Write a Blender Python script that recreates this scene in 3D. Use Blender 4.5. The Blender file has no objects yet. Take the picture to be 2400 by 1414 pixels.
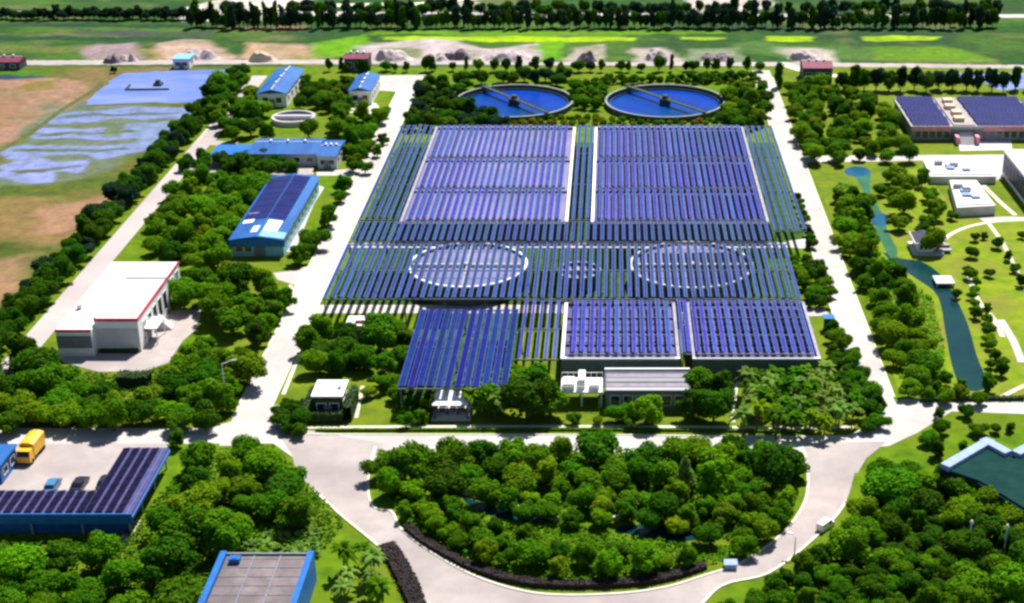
import bpy, math, random
import numpy as np
from mathutils import Vector, noise as mnoise
R = math.radians
rnd = random.Random(7)
SC = bpy.context.scene
COL = SC.collection

# ------------------------------------------------------------------ camera, sky, sun, exposure
H = 110.0                      # flying height of the camera (m)
THETA = math.asin(1501/3740)   # pitch below the horizon
FPX = 3740*math.cos(THETA)     # focal length in pixels of a 2400 px wide frame
cam = bpy.data.cameras.new('camera'); co = bpy.data.objects.new('camera', cam); COL.objects.link(co)
co.location = (0, 0, H); co.rotation_euler = (math.pi/2 - THETA, 0, 0)
cam.sensor_width = 36; cam.lens = 36*FPX/2400; cam.shift_x = -0.1
cam.clip_start = 1; cam.clip_end = 20000
SC.camera = co
SUN_EL, SUN_AZ = R(57), R(22)  # behind the plant, a little to the right
w = bpy.data.worlds.new('World'); SC.world = w; w.use_nodes = True
nt = w.node_tree; nt.nodes.clear()
sky = nt.nodes.new('ShaderNodeTexSky'); sky.sky_type = 'NISHITA'; sky.sun_disc = False
sky.sun_elevation = SUN_EL; sky.sun_rotation = SUN_AZ; sky.air_density = 1.0; sky.dust_density = 0.6
bg = nt.nodes.new('ShaderNodeBackground'); bg.inputs['Strength'].default_value = 0.055
wo = nt.nodes.new('ShaderNodeOutputWorld')
nt.links.new(sky.outputs[0], bg.inputs['Color']); nt.links.new(bg.outputs[0], wo.inputs['Surface'])
sl = bpy.data.lights.new('sun', 'SUN'); sl.energy = 5.0; sl.angle = R(0.5); sl.color = (1.0, 0.95, 0.87)
so = bpy.data.objects.new('sun', sl); COL.objects.link(so)
sdir = Vector((math.sin(SUN_AZ)*math.cos(SUN_EL), math.cos(SUN_AZ)*math.cos(SUN_EL), math.sin(SUN_EL)))
so.rotation_euler = sdir.to_track_quat('Z', 'Y').to_euler(); so.location = (100, 500, 300)
SC.view_settings.view_transform = 'Standard'; SC.view_settings.look = 'None'
SC.view_settings.exposure = 0.82; SC.view_settings.gamma = 1.0
SC.cycles.max_bounces = 6; SC.cycles.diffuse_bounces = 3; SC.cycles.glossy_bounces = 3
SC.cycles.filter_width = 2.7

# ------------------------------------------------------------------ helpers
CT = math.cos(THETA)
def P(px, py, z=0.0):
    "world point at height z seen at pixel px, py of the 2400x1414 photograph"
    q = py + 794.0; h = H - z
    return ((px-1440)*h/(CT*q), h*FPX/(CT*CT*q) - h*math.tan(THETA))
def PX(x, y, z=0.0):
    h = H - z; q = h*FPX/(CT*CT)/(y + h*math.tan(THETA))
    return (1440 + x*CT*q/h, q - 794)
def PP(pts, z=0.0): return [P(a, b, z) for a, b in pts]

class MB:
    def __init__(s): s.v = []; s.f = []; s.m = []; s.sm = []
    def add(s, vs, fs, mi=0, smooth=False):
        o = len(s.v); s.v += [tuple(v) for v in vs]
        for f in fs: s.f.append([o+i for i in f]); s.m.append(mi); s.sm.append(smooth)
    def box(s, x0, x1, y0, y1, z0, z1, mi=0, top=None):
        vs = [(x0,y0,z0),(x1,y0,z0),(x1,y1,z0),(x0,y1,z0),(x0,y0,z1),(x1,y0,z1),(x1,y1,z1),(x0,y1,z1)]
        s.add(vs, [(3,2,1,0),(0,1,5,4),(1,2,6,5),(2,3,7,6),(3,0,4,7)], mi)
        s.add(vs[4:], [(0,1,2,3)], mi if top is None else top)
    def prism(s, poly, z0, z1, mi=0, top=None, bottom=True):
        a = sum(poly[i-1][0]*poly[i][1]-poly[i][0]*poly[i-1][1] for i in range(len(poly)))
        if a < 0: poly = poly[::-1]
        n = len(poly)
        vs = [(x,y,z0) for x,y in poly]+[(x,y,z1) for x,y in poly]
        s.add(vs, [(i,(i+1)%n,n+(i+1)%n,n+i) for i in range(n)], mi)
        if bottom: s.add(vs[:n], [tuple(range(n))[::-1]], mi)
        s.add(vs[n:], [tuple(range(n))], mi if top is None else top)
    def sheet(s, poly, z, mi=0):
        a = sum(poly[i-1][0]*poly[i][1]-poly[i][0]*poly[i-1][1] for i in range(len(poly)))
        if a < 0: poly = poly[::-1]
        s.add([(x,y,z) for x,y in poly], [tuple(range(len(poly)))], mi)
    def cyl(s, x, y, z0, z1, r0, r1=None, n=16, mi=0, top=None, smooth=False):
        r1 = r0 if r1 is None else r1
        vs = [(x+r*math.cos(2*math.pi*i/n), y+r*math.sin(2*math.pi*i/n), z) for z, r in ((z0,r0),(z1,r1)) for i in range(n)]
        s.add(vs, [(i,(i+1)%n,n+(i+1)%n,n+i) for i in range(n)], mi, smooth)
        s.add(vs[n:], [tuple(range(n))], mi if top is None else top)
    def ring(s, x, y, r0, r1, z0, z1, n=72, mi=0):
        vs = []
        for r, z in ((r1,z0),(r1,z1),(r0,z1),(r0,z0)):
            vs += [(x+r*math.cos(2*math.pi*i/n), y+r*math.sin(2*math.pi*i/n), z) for i in range(n)]
        fs = []
        for k in range(3):
            for i in range(n):
                j = (i+1) % n; fs.append((k*n+i, k*n+j, (k+1)*n+j, (k+1)*n+i))
        s.add(vs, fs, mi)
    def bar(s, a, b, w, h=None, mi=0):
        a = Vector(a); b = Vector(b); d = (b-a).normalized(); h = w if h is None else h
        up = Vector((0,0,1)) if abs(d.z) < .95 else Vector((0,1,0))
        sx = d.cross(up).normalized()*w/2; sy = sx.cross(d).normalized()*h/2
        vs = [p+i*sx+j*sy for p in (a,b) for i,j in ((-1,-1),(1,-1),(1,1),(-1,1))]
        s.add(vs, [(0,1,5,4),(1,2,6,5),(2,3,7,6),(3,0,4,7),(3,2,1,0),(4,5,6,7)], mi)
    def build(s, name, mats, parent=None, origin=(0,0,0)):
        me = bpy.data.meshes.new(name)
        ox, oy, oz = origin
        me.from_pydata([(x-ox,y-oy,z-oz) for x,y,z in s.v], [], s.f)
        for m in (mats if isinstance(mats, (list,tuple)) else [mats]): me.materials.append(m)
        me.polygons.foreach_set('material_index', s.m); me.polygons.foreach_set('use_smooth', s.sm)
        me.update()
        o = bpy.data.objects.new(name, me); COL.objects.link(o)
        if parent is not None: o.parent = parent
        else: o.location = origin
        return o

def thing(name, label, cat, loc=(0,0,0), group=None, rz=0):
    o = bpy.data.objects.new(name, None); COL.objects.link(o); o.empty_display_size = .5
    o.location = loc; o.rotation_euler = (0,0,rz); tag(o, label, cat, group); return o
def tag(o, label, cat, group=None):
    o['label'] = label; o['category'] = cat
    if group: o['group'] = group
    return o
def struct(name, mb, mats, kind='structure'):
    o = mb.build(name, mats); o['kind'] = kind; return o

# ------------------------------------------------------------------ materials
def mat(name, c1, c2=None, scale=1.0, rough=.8, detail=4, c3=None, scale2=None, spec=.3, lo=.35, hi=.65, metal=0, bump=0, coord='Object', stretch=None, rand=0):
    m = bpy.data.materials.new(name); m.use_nodes = True; n = m.node_tree; n.nodes.clear()
    L = n.links.new
    b = n.nodes.new('ShaderNodeBsdfPrincipled'); out = n.nodes.new('ShaderNodeOutputMaterial'); L(b.outputs[0], out.inputs[0])
    b.inputs['Roughness'].default_value = rough; b.inputs['Specular IOR Level'].default_value = spec; b.inputs['Metallic'].default_value = metal
    def rgb(c): return (c[0], c[1], c[2], 1)
    tc = n.nodes.new('ShaderNodeTexCoord'); src = tc.outputs[coord]
    if stretch:
        mp = n.nodes.new('ShaderNodeMapping'); mp.inputs['Scale'].default_value = stretch; L(src, mp.inputs[0]); src = mp.outputs[0]
    def noisy(sc, lo, hi):
        t = n.nodes.new('ShaderNodeTexNoise'); t.inputs['Scale'].default_value = sc; t.inputs['Detail'].default_value = detail; t.inputs['Roughness'].default_value = .6
        L(src, t.inputs['Vector'])
        r = n.nodes.new('ShaderNodeMapRange'); r.inputs[1].default_value = lo; r.inputs[2].default_value = hi; L(t.outputs[0], r.inputs[0])
        return r.outputs[0], t
    cur = None
    if c2 is None: b.inputs['Base Color'].default_value = rgb(c1)
    else:
        f, t = noisy(scale, lo, hi)
        mx = n.nodes.new('ShaderNodeMix'); mx.data_type = 'RGBA'; mx.inputs[6].default_value = rgb(c1); mx.inputs[7].default_value = rgb(c2)
        L(f, mx.inputs[0]); cur = mx.outputs[2]
        if c3 is not None:
            f2, t2 = noisy(scale2 or scale*.23, .45, .7)
            m2 = n.nodes.new('ShaderNodeMix'); m2.data_type = 'RGBA'; L(cur, m2.inputs[6]); m2.inputs[7].default_value = rgb(c3); L(f2, m2.inputs[0]); cur = m2.outputs[2]
        if bump:
            bn = n.nodes.new('ShaderNodeBump'); bn.inputs['Strength'].default_value = bump; L(t.outputs[0], bn.inputs['Height']); L(bn.outputs[0], b.inputs['Normal'])
    if rand and cur is not None:
        oi = n.nodes.new('ShaderNodeObjectInfo')
        hs = n.nodes.new('ShaderNodeHueSaturation'); L(cur, hs.inputs['Color'])
        r1 = n.nodes.new('ShaderNodeMapRange'); r1.inputs[3].default_value = 1-rand; r1.inputs[4].default_value = 1+rand; L(oi.outputs['Random'], r1.inputs[0]); L(r1.outputs[0], hs.inputs['Value'])
        mm = n.nodes.new('ShaderNodeMath'); mm.operation = 'MULTIPLY'; mm.inputs[1].default_value = 7.31; L(oi.outputs['Random'], mm.inputs[0])
        fr = n.nodes.new('ShaderNodeMath'); fr.operation = 'FRACT'; L(mm.outputs[0], fr.inputs[0])
        r2 = n.nodes.new('ShaderNodeMapRange'); r2.inputs[3].default_value = .490; r2.inputs[4].default_value = .522; L(fr.outputs[0], r2.inputs[0]); L(r2.outputs[0], hs.inputs['Hue'])
        cur = hs.outputs[0]
    if cur is not None: L(cur, b.inputs['Base Color'])
    return m

M = {}
M['grass'] = mat('grass', (.05,.115,.004), (.11,.19,.005), .35, .9, 8, (.13,.16,.012), .05, spec=.05, bump=.3)
M['lawn'] = mat('lawn', (.10,.185,.004), (.20,.25,.008), .3, .9, 10, (.17,.16,.03), .11, spec=.1, bump=.2)
M['verge'] = mat('verge', (.095,.155,.005), (.15,.19,.008), .5, .9, 8, (.06,.11,.005), .1, spec=.1)
M['far_grass'] = mat('far_grass', (.03,.075,.02), (.06,.11,.025), .05, .9, 8, (.13,.15,.05), .015, spec=.1, stretch=(.35,1,1))
M['bright_field'] = mat('bright_field', (.25,.40,.005), (.34,.44,.01), .1, .9, 6, spec=.1)
M['green_field'] = mat('green_field', (.10,.25,.008), (.16,.28,.012), .08, .9, 6, spec=.1)
M['dark_field'] = mat('dark_field', (.018,.05,.022), (.04,.075,.03), .08, .9, 6, spec=.1)
M['soil'] = mat('soil', (.17,.10,.065), (.24,.15,.10), .06, .95, 8, (.17,.16,.04), .03, spec=.1)
M['soil_green'] = mat('soil_green', (.17,.13,.05), (.09,.12,.02), .06, .95, 8, (.25,.16,.10), .025, spec=.1)
M['bank'] = mat('bank', (.06,.08,.02), (.11,.11,.04), .5, .95, 6, spec=.05)
M['paddy'] = mat('paddy', (.15,.19,.38), (.075,.115,.045), .09, .5, 8, (.11,.15,.10), .035, spec=.25, lo=.46, hi=.56, stretch=(.28,1.1,1))
M['pond_blue'] = mat('pond_blue', (.09,.15,.46), (.17,.22,.52), .09, .45, 8, (.07,.13,.34), .05, spec=.25, stretch=(.5,1.5,1))
M['pond'] = mat('pond', (.002,.026,.036), (.003,.038,.036), .15, .2, 4, spec=.15)
M['channel'] = mat('channel_water', (.015,.10,.05), (.025,.15,.09), .25, .3, 6, (.03,.09,.015), .18, spec=.15)
M['pool'] = mat('pool', (.006,.06,.15), (.01,.10,.16), .3, .2, 4, spec=.2)
M['concrete_road'] = mat('concrete_road', (.44,.41,.385), (.54,.505,.48), .25, .9, 9, (.35,.33,.33), .05, spec=.1, lo=.3, hi=.7)
M['worn_road'] = mat('worn_road', (.38,.33,.33), (.46,.41,.40), .2, .85, 8, (.33,.30,.31), .05, spec=.2)
M['paving'] = mat('paving', (.33,.285,.275), (.42,.37,.36), .3, .9, 9, (.27,.235,.24), .06, spec=.1, lo=.3, hi=.7)
M['kerb'] = mat('kerb', (.62,.60,.50), (.52,.50,.42), 1.5, .8)
M['path'] = mat('path', (.50,.48,.36), (.58,.54,.44), .8, .85, 6)
M['concrete'] = mat('concrete', (.50,.48,.50), (.60,.58,.60), .6, .8, 6, (.42,.40,.42), .15)
M['white'] = mat('white_render', (.78,.77,.76), (.84,.83,.82), .3, .6, 5)
M['roof_white'] = mat('roof_white', (.82,.82,.82), (.86,.86,.86), .15, .5, 6, (.76,.76,.77), .08)
M['pink'] = mat('pink_trim', (.55,.07,.12), (.62,.12,.17), .8, .6)
M['pale_pink'] = mat('pale_pink_render', (.50,.20,.25), (.58,.28,.32), .8, .7)
M['dark_trim'] = mat('grey_wall', (.14,.16,.20), (.19,.20,.24), 1.0, .6)
M['glass'] = mat('window_glass', (.012,.02,.045), (.02,.03,.06), .5, .08, spec=.6)
M['teal_glass'] = mat('teal_glass', (.10,.32,.34), (.14,.38,.38), 1, .15, spec=.6)
M['blue_roof'] = mat('blue_roof', (.010,.075,.28), (.022,.12,.36), .25, .5, 6, (.02,.12,.38), .08, stretch=(1,.3,1), spec=.2)
M['blue_paint'] = mat('blue_paint', (.01,.10,.38), (.015,.14,.46), .7, .4)
M['cyan_roof'] = mat('cyan_roof', (.16,.42,.62), (.22,.48,.68), .5, .5)
M['grey_roof'] = mat('grey_roof', (.15,.12,.125), (.22,.185,.19), .5, .85, 9, (.11,.095,.10), .15, spec=.1)
M['dark_roof'] = mat('dark_roof', (.05,.045,.075), (.08,.07,.11), 1, .6)
M['red_roof'] = mat('red_roof', (.14,.015,.045), (.20,.03,.07), .5, .7)
M['roof_band'] = mat('roof_band', (.17,.15,.20), (.23,.20,.26), 1, .6)
M['louvre'] = mat('louvre', (.30,.29,.32), (.36,.35,.38), 1, .5)
M['steel'] = mat('steel', (.38,.40,.42), (.48,.50,.52), 2, .45, metal=.3)
M['white_steel'] = mat('white_steel', (.72,.72,.74), (.80,.80,.82), 2, .5)
M['pv'] = mat('solar_glass', (.014,.032,.235), (.028,.052,.32), .35, .3, 4, (.016,.045,.15), .05, spec=.16, rand=.25)
M['pv_teal'] = mat('solar_glass_teal', (.008,.034,.13), (.016,.055,.20), .3, .3, 4, (.008,.045,.09), .05, spec=.14, rand=.25)
M['pv_deep'] = mat('solar_glass_deep', (.002,.010,.085), (.004,.018,.15), .4, .3, 4, spec=.10, rand=.2)
M['pv_dark'] = mat('solar_glass_dark', (.005,.005,.022), (.010,.009,.035), .5, .35, 4, spec=.06)
M['pv_navy'] = mat('solar_glass_navy', (.007,.010,.09), (.013,.016,.13), .3, .3, 4, spec=.12)
M['carport_sheet'] = mat('carport_sheet', (.055,.05,.15), (.085,.08,.19), .6, .6, spec=.06)
M['shaded_water'] = mat('shaded_basin_water', (.06,.06,.20), (.10,.09,.26), .3, .5, 5, spec=.15)  # darker copy of the basin water, shade of the panels put into its colour
M['pv_edge_deep'] = mat('panel_edge_deep', (.02,.04,.26), (.03,.055,.32), 1, .4, spec=.15)
M['pv_edge'] = mat('panel_edge', (.085,.12,.36), (.13,.165,.44), 1, .4, spec=.2)
M['pv_frame'] = mat('panel_frame', (.16,.17,.26), (.2,.21,.32), 1, .5)
M['basin_water'] = mat('basin_water', (.15,.14,.27), (.22,.20,.34), .12, .5, 5, (.12,.13,.27), .05, spec=.2)
M['clarifier_water'] = mat('clarifier_water', (.001,.028,.27), (.001,.04,.33), .08, .25, 5, (.001,.045,.13), .05, spec=.07)
M['coping_grey'] = mat('coping_grey', (.24,.23,.34), (.34,.33,.44), .6, .8, 5)
M['tank_dark'] = mat('tank_wall', (.045,.06,.065), (.07,.09,.09), .6, .8, spec=.1)
M['tank_mid'] = mat('clarifier_wall', (.20,.24,.22), (.28,.31,.28), .4, .85, spec=.1)
M['basin_side'] = mat('basin_side', (.06,.09,.085), (.10,.13,.12), .3, .85, 6, spec=.1)  # concrete sides below the coping, their shade painted in as a dark tone
M['shaded_grass'] = mat('shaded_grass', (.022,.06,.014), (.05,.11,.018), .5, .95, 8, (.03,.075,.03), .08, spec=.05)  # grass under the panel rows, darkened in colour to stand for their shade
M['beam'] = mat('beam_steel', (.10,.11,.14), (.15,.16,.2), 2, .5)
M['purple_leaf'] = mat('purple_leaf', (.022,.018,.018), (.045,.034,.036), 2.0, .8, 4, spec=.08)
M['hedge_leaf'] = mat('hedge_leaf', (.012,.035,.006), (.03,.07,.01), 1.2, .7, 4, spec=.2)
M['bark'] = mat('bark', (.10,.075,.05), (.15,.11,.08), 4, .9)
M['rubble'] = mat('rubble', (.42,.35,.36), (.55,.47,.46), .25, .95, 8, (.36,.30,.36), .1, bump=.5)
M['rubble_dark'] = mat('rubble_dark', (.16,.12,.15), (.26,.20,.24), .3, .95, 8, (.12,.08,.13), .1, bump=.5)
M['sand'] = mat('sand', (.55,.42,.30), (.62,.50,.40), .2, .95, 8, bump=.4)
M['yellow'] = mat('yellow_paint', (.75,.38,.01), (.80,.44,.02), 1, .35, spec=.5)
M['car_dark'] = mat('dark_car_paint', (.015,.015,.025), (.02,.02,.03), 1, .25, spec=.5)
M['car_blue'] = mat('blue_car_paint', (.05,.16,.34), (.06,.2,.38), 1, .25, spec=.5)
M['car_white'] = mat('white_car_paint', (.8,.8,.8), (.84,.84,.84), 1, .25, spec=.5)
M['tyre'] = mat('tyre', (.015,.015,.015), (.025,.025,.025), 3, .9)
M['kiosk'] = mat('kiosk_panel', (.24,.32,.54), (.30,.38,.58), 1, .7, spec=.1)
def leafmat(name, c1, c2, sc=1.2, rand=.22):
    m = mat(name, c1, c2, sc, .8, 3, spec=.05, rand=rand, lo=.3, hi=.7)
    n = m.node_tree; b = [x for x in n.nodes if x.type == 'BSDF_PRINCIPLED'][0]; out = [x for x in n.nodes if x.type == 'OUTPUT_MATERIAL'][0]
    t = n.nodes.new('ShaderNodeBsdfTranslucent'); mx = n.nodes.new('ShaderNodeMixShader'); mx.inputs[0].default_value = .34
    src = b.inputs['Base Color'].links[0].from_socket
    n.links.new(src, t.inputs[0]); n.links.new(b.outputs[0], mx.inputs[1]); n.links.new(t.outputs[0], mx.inputs[2]); n.links.new(mx.outputs[0], out.inputs[0])
    return m
LEAF = {
 'dark green': leafmat('leaf_dark', (.028,.092,.002), (.062,.155,.003)),
 'mid green': leafmat('leaf_mid', (.052,.150,.002), (.098,.23,.003)),
 'bright green': leafmat('leaf_bright', (.085,.205,.002), (.145,.29,.004)),
 'yellowish green': leafmat('leaf_yellow', (.105,.20,.003), (.175,.275,.005)),
 'bluish dark': leafmat('leaf_blue', (.013,.042,.020), (.026,.066,.028)),
 'pale green': leafmat('leaf_pale', (.13,.24,.03), (.22,.34,.06)),
 'autumn yellow': leafmat('leaf_amber', (.18,.15,.006), (.26,.20,.008)),
}

# ------------------------------------------------------------------ the setting: ground, fields, roads, water
g = MB(); g.sheet([(-3000,-1500),(3000,-1500),(3000,6000),(-3000,6000)], 0); struct('ground', g, M['grass'])
LV = [0]
def patch(name, pts, m, lvl, px=True, wob=0):
    poly = PP(pts) if px else pts
    if wob:                                                          # ragged natural outline
        out = []; r = random.Random(len(pts)*31+int(pts[0][0]))
        for i in range(len(poly)):
            a = poly[i]; b = poly[(i+1) % len(poly)]; d = math.dist(a, b); k = max(1, int(d/(wob*3)))
            for j in range(k):
                t = j/k; out.append((a[0]+(b[0]-a[0])*t+r.uniform(-wob,wob), a[1]+(b[1]-a[1])*t+r.uniform(-wob,wob)))
        poly = out
    LV[0] += 1
    mb = MB(); mb.sheet(poly, .006*lvl + .0001*LV[0]); return struct(name, mb, m)
def smooth(pts, n=6, closed=False):
    out = []; N = len(pts)
    rng = range(N) if closed else range(N-1)
    for i in rng:
        p0 = pts[(i-1) % N] if closed or i > 0 else pts[i]; p1 = pts[i]; p2 = pts[(i+1) % N]
        p3 = pts[(i+2) % N] if closed or i+2 < N else p2
        for k in range(n):
            t = k/n; out.append(tuple(.5*((2*p1[j])+(-p0[j]+p2[j])*t+(2*p0[j]-5*p1[j]+4*p2[j]-p3[j])*t*t+(-p0[j]+3*p1[j]-3*p2[j]+p3[j])*t**3) for j in (0,1)))
    if not closed: out.append(pts[-1])
    return out
def ribbon(mb, line, w, z, mi=0, h=0):
    "a strip (or low kerb when h) along a world polyline"
    n = len(line); L = []; Rr = []
    for i in range(n):
        a = Vector(line[max(0,i-1)]); b = Vector(line[min(n-1,i+1)]); d = (b-a).normalized(); nn = Vector((-d.y, d.x))*w/2
        p = Vector(line[i]); L.append(p+nn); Rr.append(p-nn)
    vs = [(p.x,p.y,z+h) for p in L]+[(p.x,p.y,z+h) for p in Rr]
    fs = [(i, n+i, n+i+1, i+1) for i in range(n-1)]
    if h:
        vs += [(p.x,p.y,z) for p in L]+[(p.x,p.y,z) for p in Rr]
        fs += [(2*n+i, i, i+1, 2*n+i+1) for i in range(n-1)] + [(n+i, 3*n+i, 3*n+i+1, n+i+1) for i in range(n-1)]
    mb.add(vs, fs, mi)

# far fields and the field at the left: one sheet each, the crops and soils as a colour map of the ground itself
def attr_mat(name, rough=.95):
    m = bpy.data.materials.new(name); m.use_nodes = True; n = m.node_tree; b = n.nodes['Principled BSDF']; b.inputs['Roughness'].default_value = rough; b.inputs['Specular IOR Level'].default_value = .05
    a = n.nodes.new('ShaderNodeAttribute'); a.attribute_name = 'soil'; tc = n.nodes.new('ShaderNodeTexCoord'); t = n.nodes.new('ShaderNodeTexNoise'); t.inputs['Scale'].default_value = .30; t.inputs['Detail'].default_value = 10; t.inputs['Roughness'].default_value = .75
    n.links.new(tc.outputs['Object'], t.inputs['Vector']); r = n.nodes.new('ShaderNodeMapRange'); r.inputs[1].default_value = .3; r.inputs[2].default_value = .7; r.inputs[3].default_value = .62; r.inputs[4].default_value = 1.38; n.links.new(t.outputs[0], r.inputs[0])
    h = n.nodes.new('ShaderNodeHueSaturation'); n.links.new(a.outputs['Color'], h.inputs['Color']); n.links.new(r.outputs[0], h.inputs['Value']); n.links.new(h.outputs[0], b.inputs['Base Color']); return m
def vnoise(X, Y, sc, seed):
    rs = np.random.RandomState(seed); G = rs.uniform(-1,1,(128,128)); x = X/sc; y = Y/sc; xi = np.floor(x).astype(int); yi = np.floor(y).astype(int); fx = x-xi; fy = y-yi; fx = fx*fx*(3-2*fx); fy = fy*fy*(3-2*fy)
    g_ = lambda a, b: G[a % 128, b % 128]
    return (g_(xi,yi)*(1-fx)+g_(xi+1,yi)*fx)*(1-fy)+(g_(xi,yi+1)*(1-fx)+g_(xi+1,yi+1)*fx)*fy
def inside_np(poly, X, Y):
    c = np.zeros(X.shape, bool); j = len(poly)-1
    for i in range(len(poly)):
        (xi,yi),(xj,yj) = poly[i], poly[j]
        if yi != yj: c ^= ((yi > Y) != (yj > Y)) & (X < (xj-xi)*(Y-yi)/(yj-yi)+xi)
        j = i
    return c
def painted(name, x0, x1, y0, y1, dx, dy, z, base, mottle, patches, clip=None, gain=1.0):
    xs = np.arange(x0, x1+dx, dx); ys = np.arange(y0, y1+dy, dy); X, Y = np.meshgrid(xs, ys); nx, ny = len(xs), len(ys)
    col = np.zeros(X.shape+(3,))+np.array(base)
    for k, (c, sc, lo, hi) in enumerate(mottle):
        f = np.clip((vnoise(X,Y*1.6,sc,40+k)*.6+vnoise(X,Y*1.6,sc*.37,60+k)*.4-lo)/(hi-lo),0,1)[...,None]; col = col*(1-f)+np.array(c)*f
    for k, (pts, c, soft, wob) in enumerate(patches):
        poly = PP(pts); f = np.zeros(X.shape)
        WX = X+vnoise(X,Y,wob*4,80+k)*wob+vnoise(X,Y,wob*1.3,180+k)*wob*.5; WY = Y+(vnoise(X,Y,wob*4,280+k)*wob+vnoise(X,Y,wob*1.3,380+k)*wob*.5)*.7
        for a in range(8): f += inside_np(poly, WX+soft*.6*math.cos(a*.785), WY+soft*.42*math.sin(a*.785))
        f = (f/8)[...,None]*np.clip(.85+.3*vnoise(X,Y,7,480+k),0,1)[...,None]; col = col*(1-f)+np.array(c)*f
    col = col*gain
    V = np.stack([X,Y,np.full(X.shape,z)],-1).reshape(-1,3); I = np.arange(nx*ny).reshape(ny,nx)
    F = np.stack([I[:-1,:-1],I[:-1,1:],I[1:,1:],I[1:,:-1]],-1).reshape(-1,4)
    if clip is not None: cen = V[F].mean(1); F = F[clip(cen[:,0],cen[:,1])]
    me = bpy.data.meshes.new(name); me.vertices.add(len(V)); me.vertices.foreach_set('co', V.ravel()); me.loops.add(F.size); me.loops.foreach_set('vertex_index', F.ravel().astype(np.int32)); me.polygons.add(len(F)); me.polygons.foreach_set('loop_start', np.arange(0,F.size,4,dtype=np.int32)); me.update()
    at_ = me.color_attributes.new('soil','FLOAT_COLOR','POINT'); at_.data.foreach_set('color', np.concatenate([col.reshape(-1,3),np.ones((len(V),1))],1).astype(np.float32).ravel())
    me.materials.append(attr_mat(name+'_cover')); o = bpy.data.objects.new(name, me); COL.objects.link(o); o['kind'] = 'structure'; return o
GF, DF, BF, SOIL, RUB = (.10,.25,.008), (.018,.05,.026), (.26,.40,.005), (.22,.13,.09), (.40,.33,.35)
patch('far_meadow', [(-2600,-200),(5000,-200),(5000,155),(-2600,155)], M['far_grass'], 1)
painted('far_fields', -330, 260, 424, 640, 1.6, .9, .012, (.025,.070,.016), [((.055,.115,.020),30,-.2,.5),((.025,.06,.024),45,.0,.5),((.09,.11,.04),18,.15,.6)], [
 ([(-500,84),(455,86),(520,92),(430,96),(-500,96)],DF,1,2), ([(-500,52),(720,60),(720,68),(-500,60)],DF,1,2), ([(-500,104),(240,104),(240,120),(-500,122)],(.09,.12,.03),2,4), ([(160,72),(470,76),(470,86),(160,84)],(.05,.06,.05),1,3),
 ([(740,104),(850,82),(885,94),(835,130),(740,138)],GF,1,3), ([(880,72),(1400,73),(1700,74),(1700,80),(1400,86),(880,84)],(.09,.20,.012),1.5,4), ([(890,87),(1200,86),(1495,88),(1480,95),(1200,99),(900,95)],BF,.7,2), ([(1585,88),(1690,88),(1690,94),(1600,94)],BF,.7,1.5), ([(1785,84),(1912,87),(1905,98),(1790,97)],BF,.7,1.5), ([(2022,84),(2215,86),(2190,95),(2030,96)],BF,.7,1.5), ([(1265,98),(1322,98),(1312,142),(1260,142)],GF,1,3),
 ([(2040,110),(2250,108),(2340,140),(2030,146)],(.09,.19,.012),2,5), ([(1700,100),(2000,104),(2000,140),(1700,130)],(.06,.13,.03),2,5),([(2000,100),(2300,104),(2290,112),(2000,110)],(.03,.07,.02),2,3), ([(500,60),(712,60),(705,78),(560,76)],(.12,.11,.06),1.5,3), ([(640,62),(705,62),(700,72),(645,74)],(.28,.15,.10),1,2),
 ([(425,18),(640,-30),(780,-30),(655,44),(560,52),(440,48)],(.55,.50,.46),1.5,4), ([(1590,-25),(1800,-25),(1790,36),(1660,38),(1605,24)],(.42,.36,.34),1.5,4), ([(1040,4),(1120,4),(1120,16),(1050,16)],(.42,.40,.34),1,3),
 ([(835,112),(960,98),(1060,98),(1130,112),(1250,104),(1262,150),(825,150)],RUB,2,5), ([(900,112),(990,116),(985,142),(905,142)],(.14,.16,.08),2,4), ([(1090,115),(1130,112),(1125,140),(1080,140)],(.20,.20,.14),2,4), ([(1330,112),(1420,106),(1430,150),(1320,150)],(.30,.26,.22),2,4), ([(1490,112),(1580,108),(1590,150),(1490,150)],(.32,.27,.24),2,4), ([(1600,118),(1740,112),(1740,150),(1600,150)],(.16,.20,.12),2,5), ([(1830,108),(1940,112),(1960,160),(1840,150)],(.36,.32,.28),2,4),
 ([(200,108),(330,98),(350,150),(210,152)],(.24,.17,.19),2,5), ([(330,112),(420,112),(430,150),(340,150)],(.20,.16,.06),2,4), ([(400,104),(500,94),(545,150),(400,150)],(.36,.25,.20),2,5), ([(570,100),(740,100),(740,150),(580,150)],(.34,.23,.15),2,5), ([(700,128),(760,124),(780,150),(700,150)],(.16,.16,.05),2,4)])
patch('far_road', [(-400,26),(440,26),(1600,32),(2330,34),(3000,34),(3000,42),(2330,42),(1600,42),(440,36),(-400,34)], M['rubble'], 3)
patch('far_road', [(600,12),(980,6),(1250,-22),(1250,-14),(990,13),(600,20)], M['path'], 3)
patch('farm_track', [(-500,143),(560,141),(900,140),(1300,146),(1850,146),(2300,152),(3000,158),(3000,166),(2300,160),(1850,156),(1300,154),(900,150),(560,151),(-500,155)], M['paving'], 4, wob=.4)
patch('farm_track', [(1835,147),(1910,166),(1990,180),(1960,182),(1880,170),(1830,155)], M['path'], 5, wob=.3)
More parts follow.
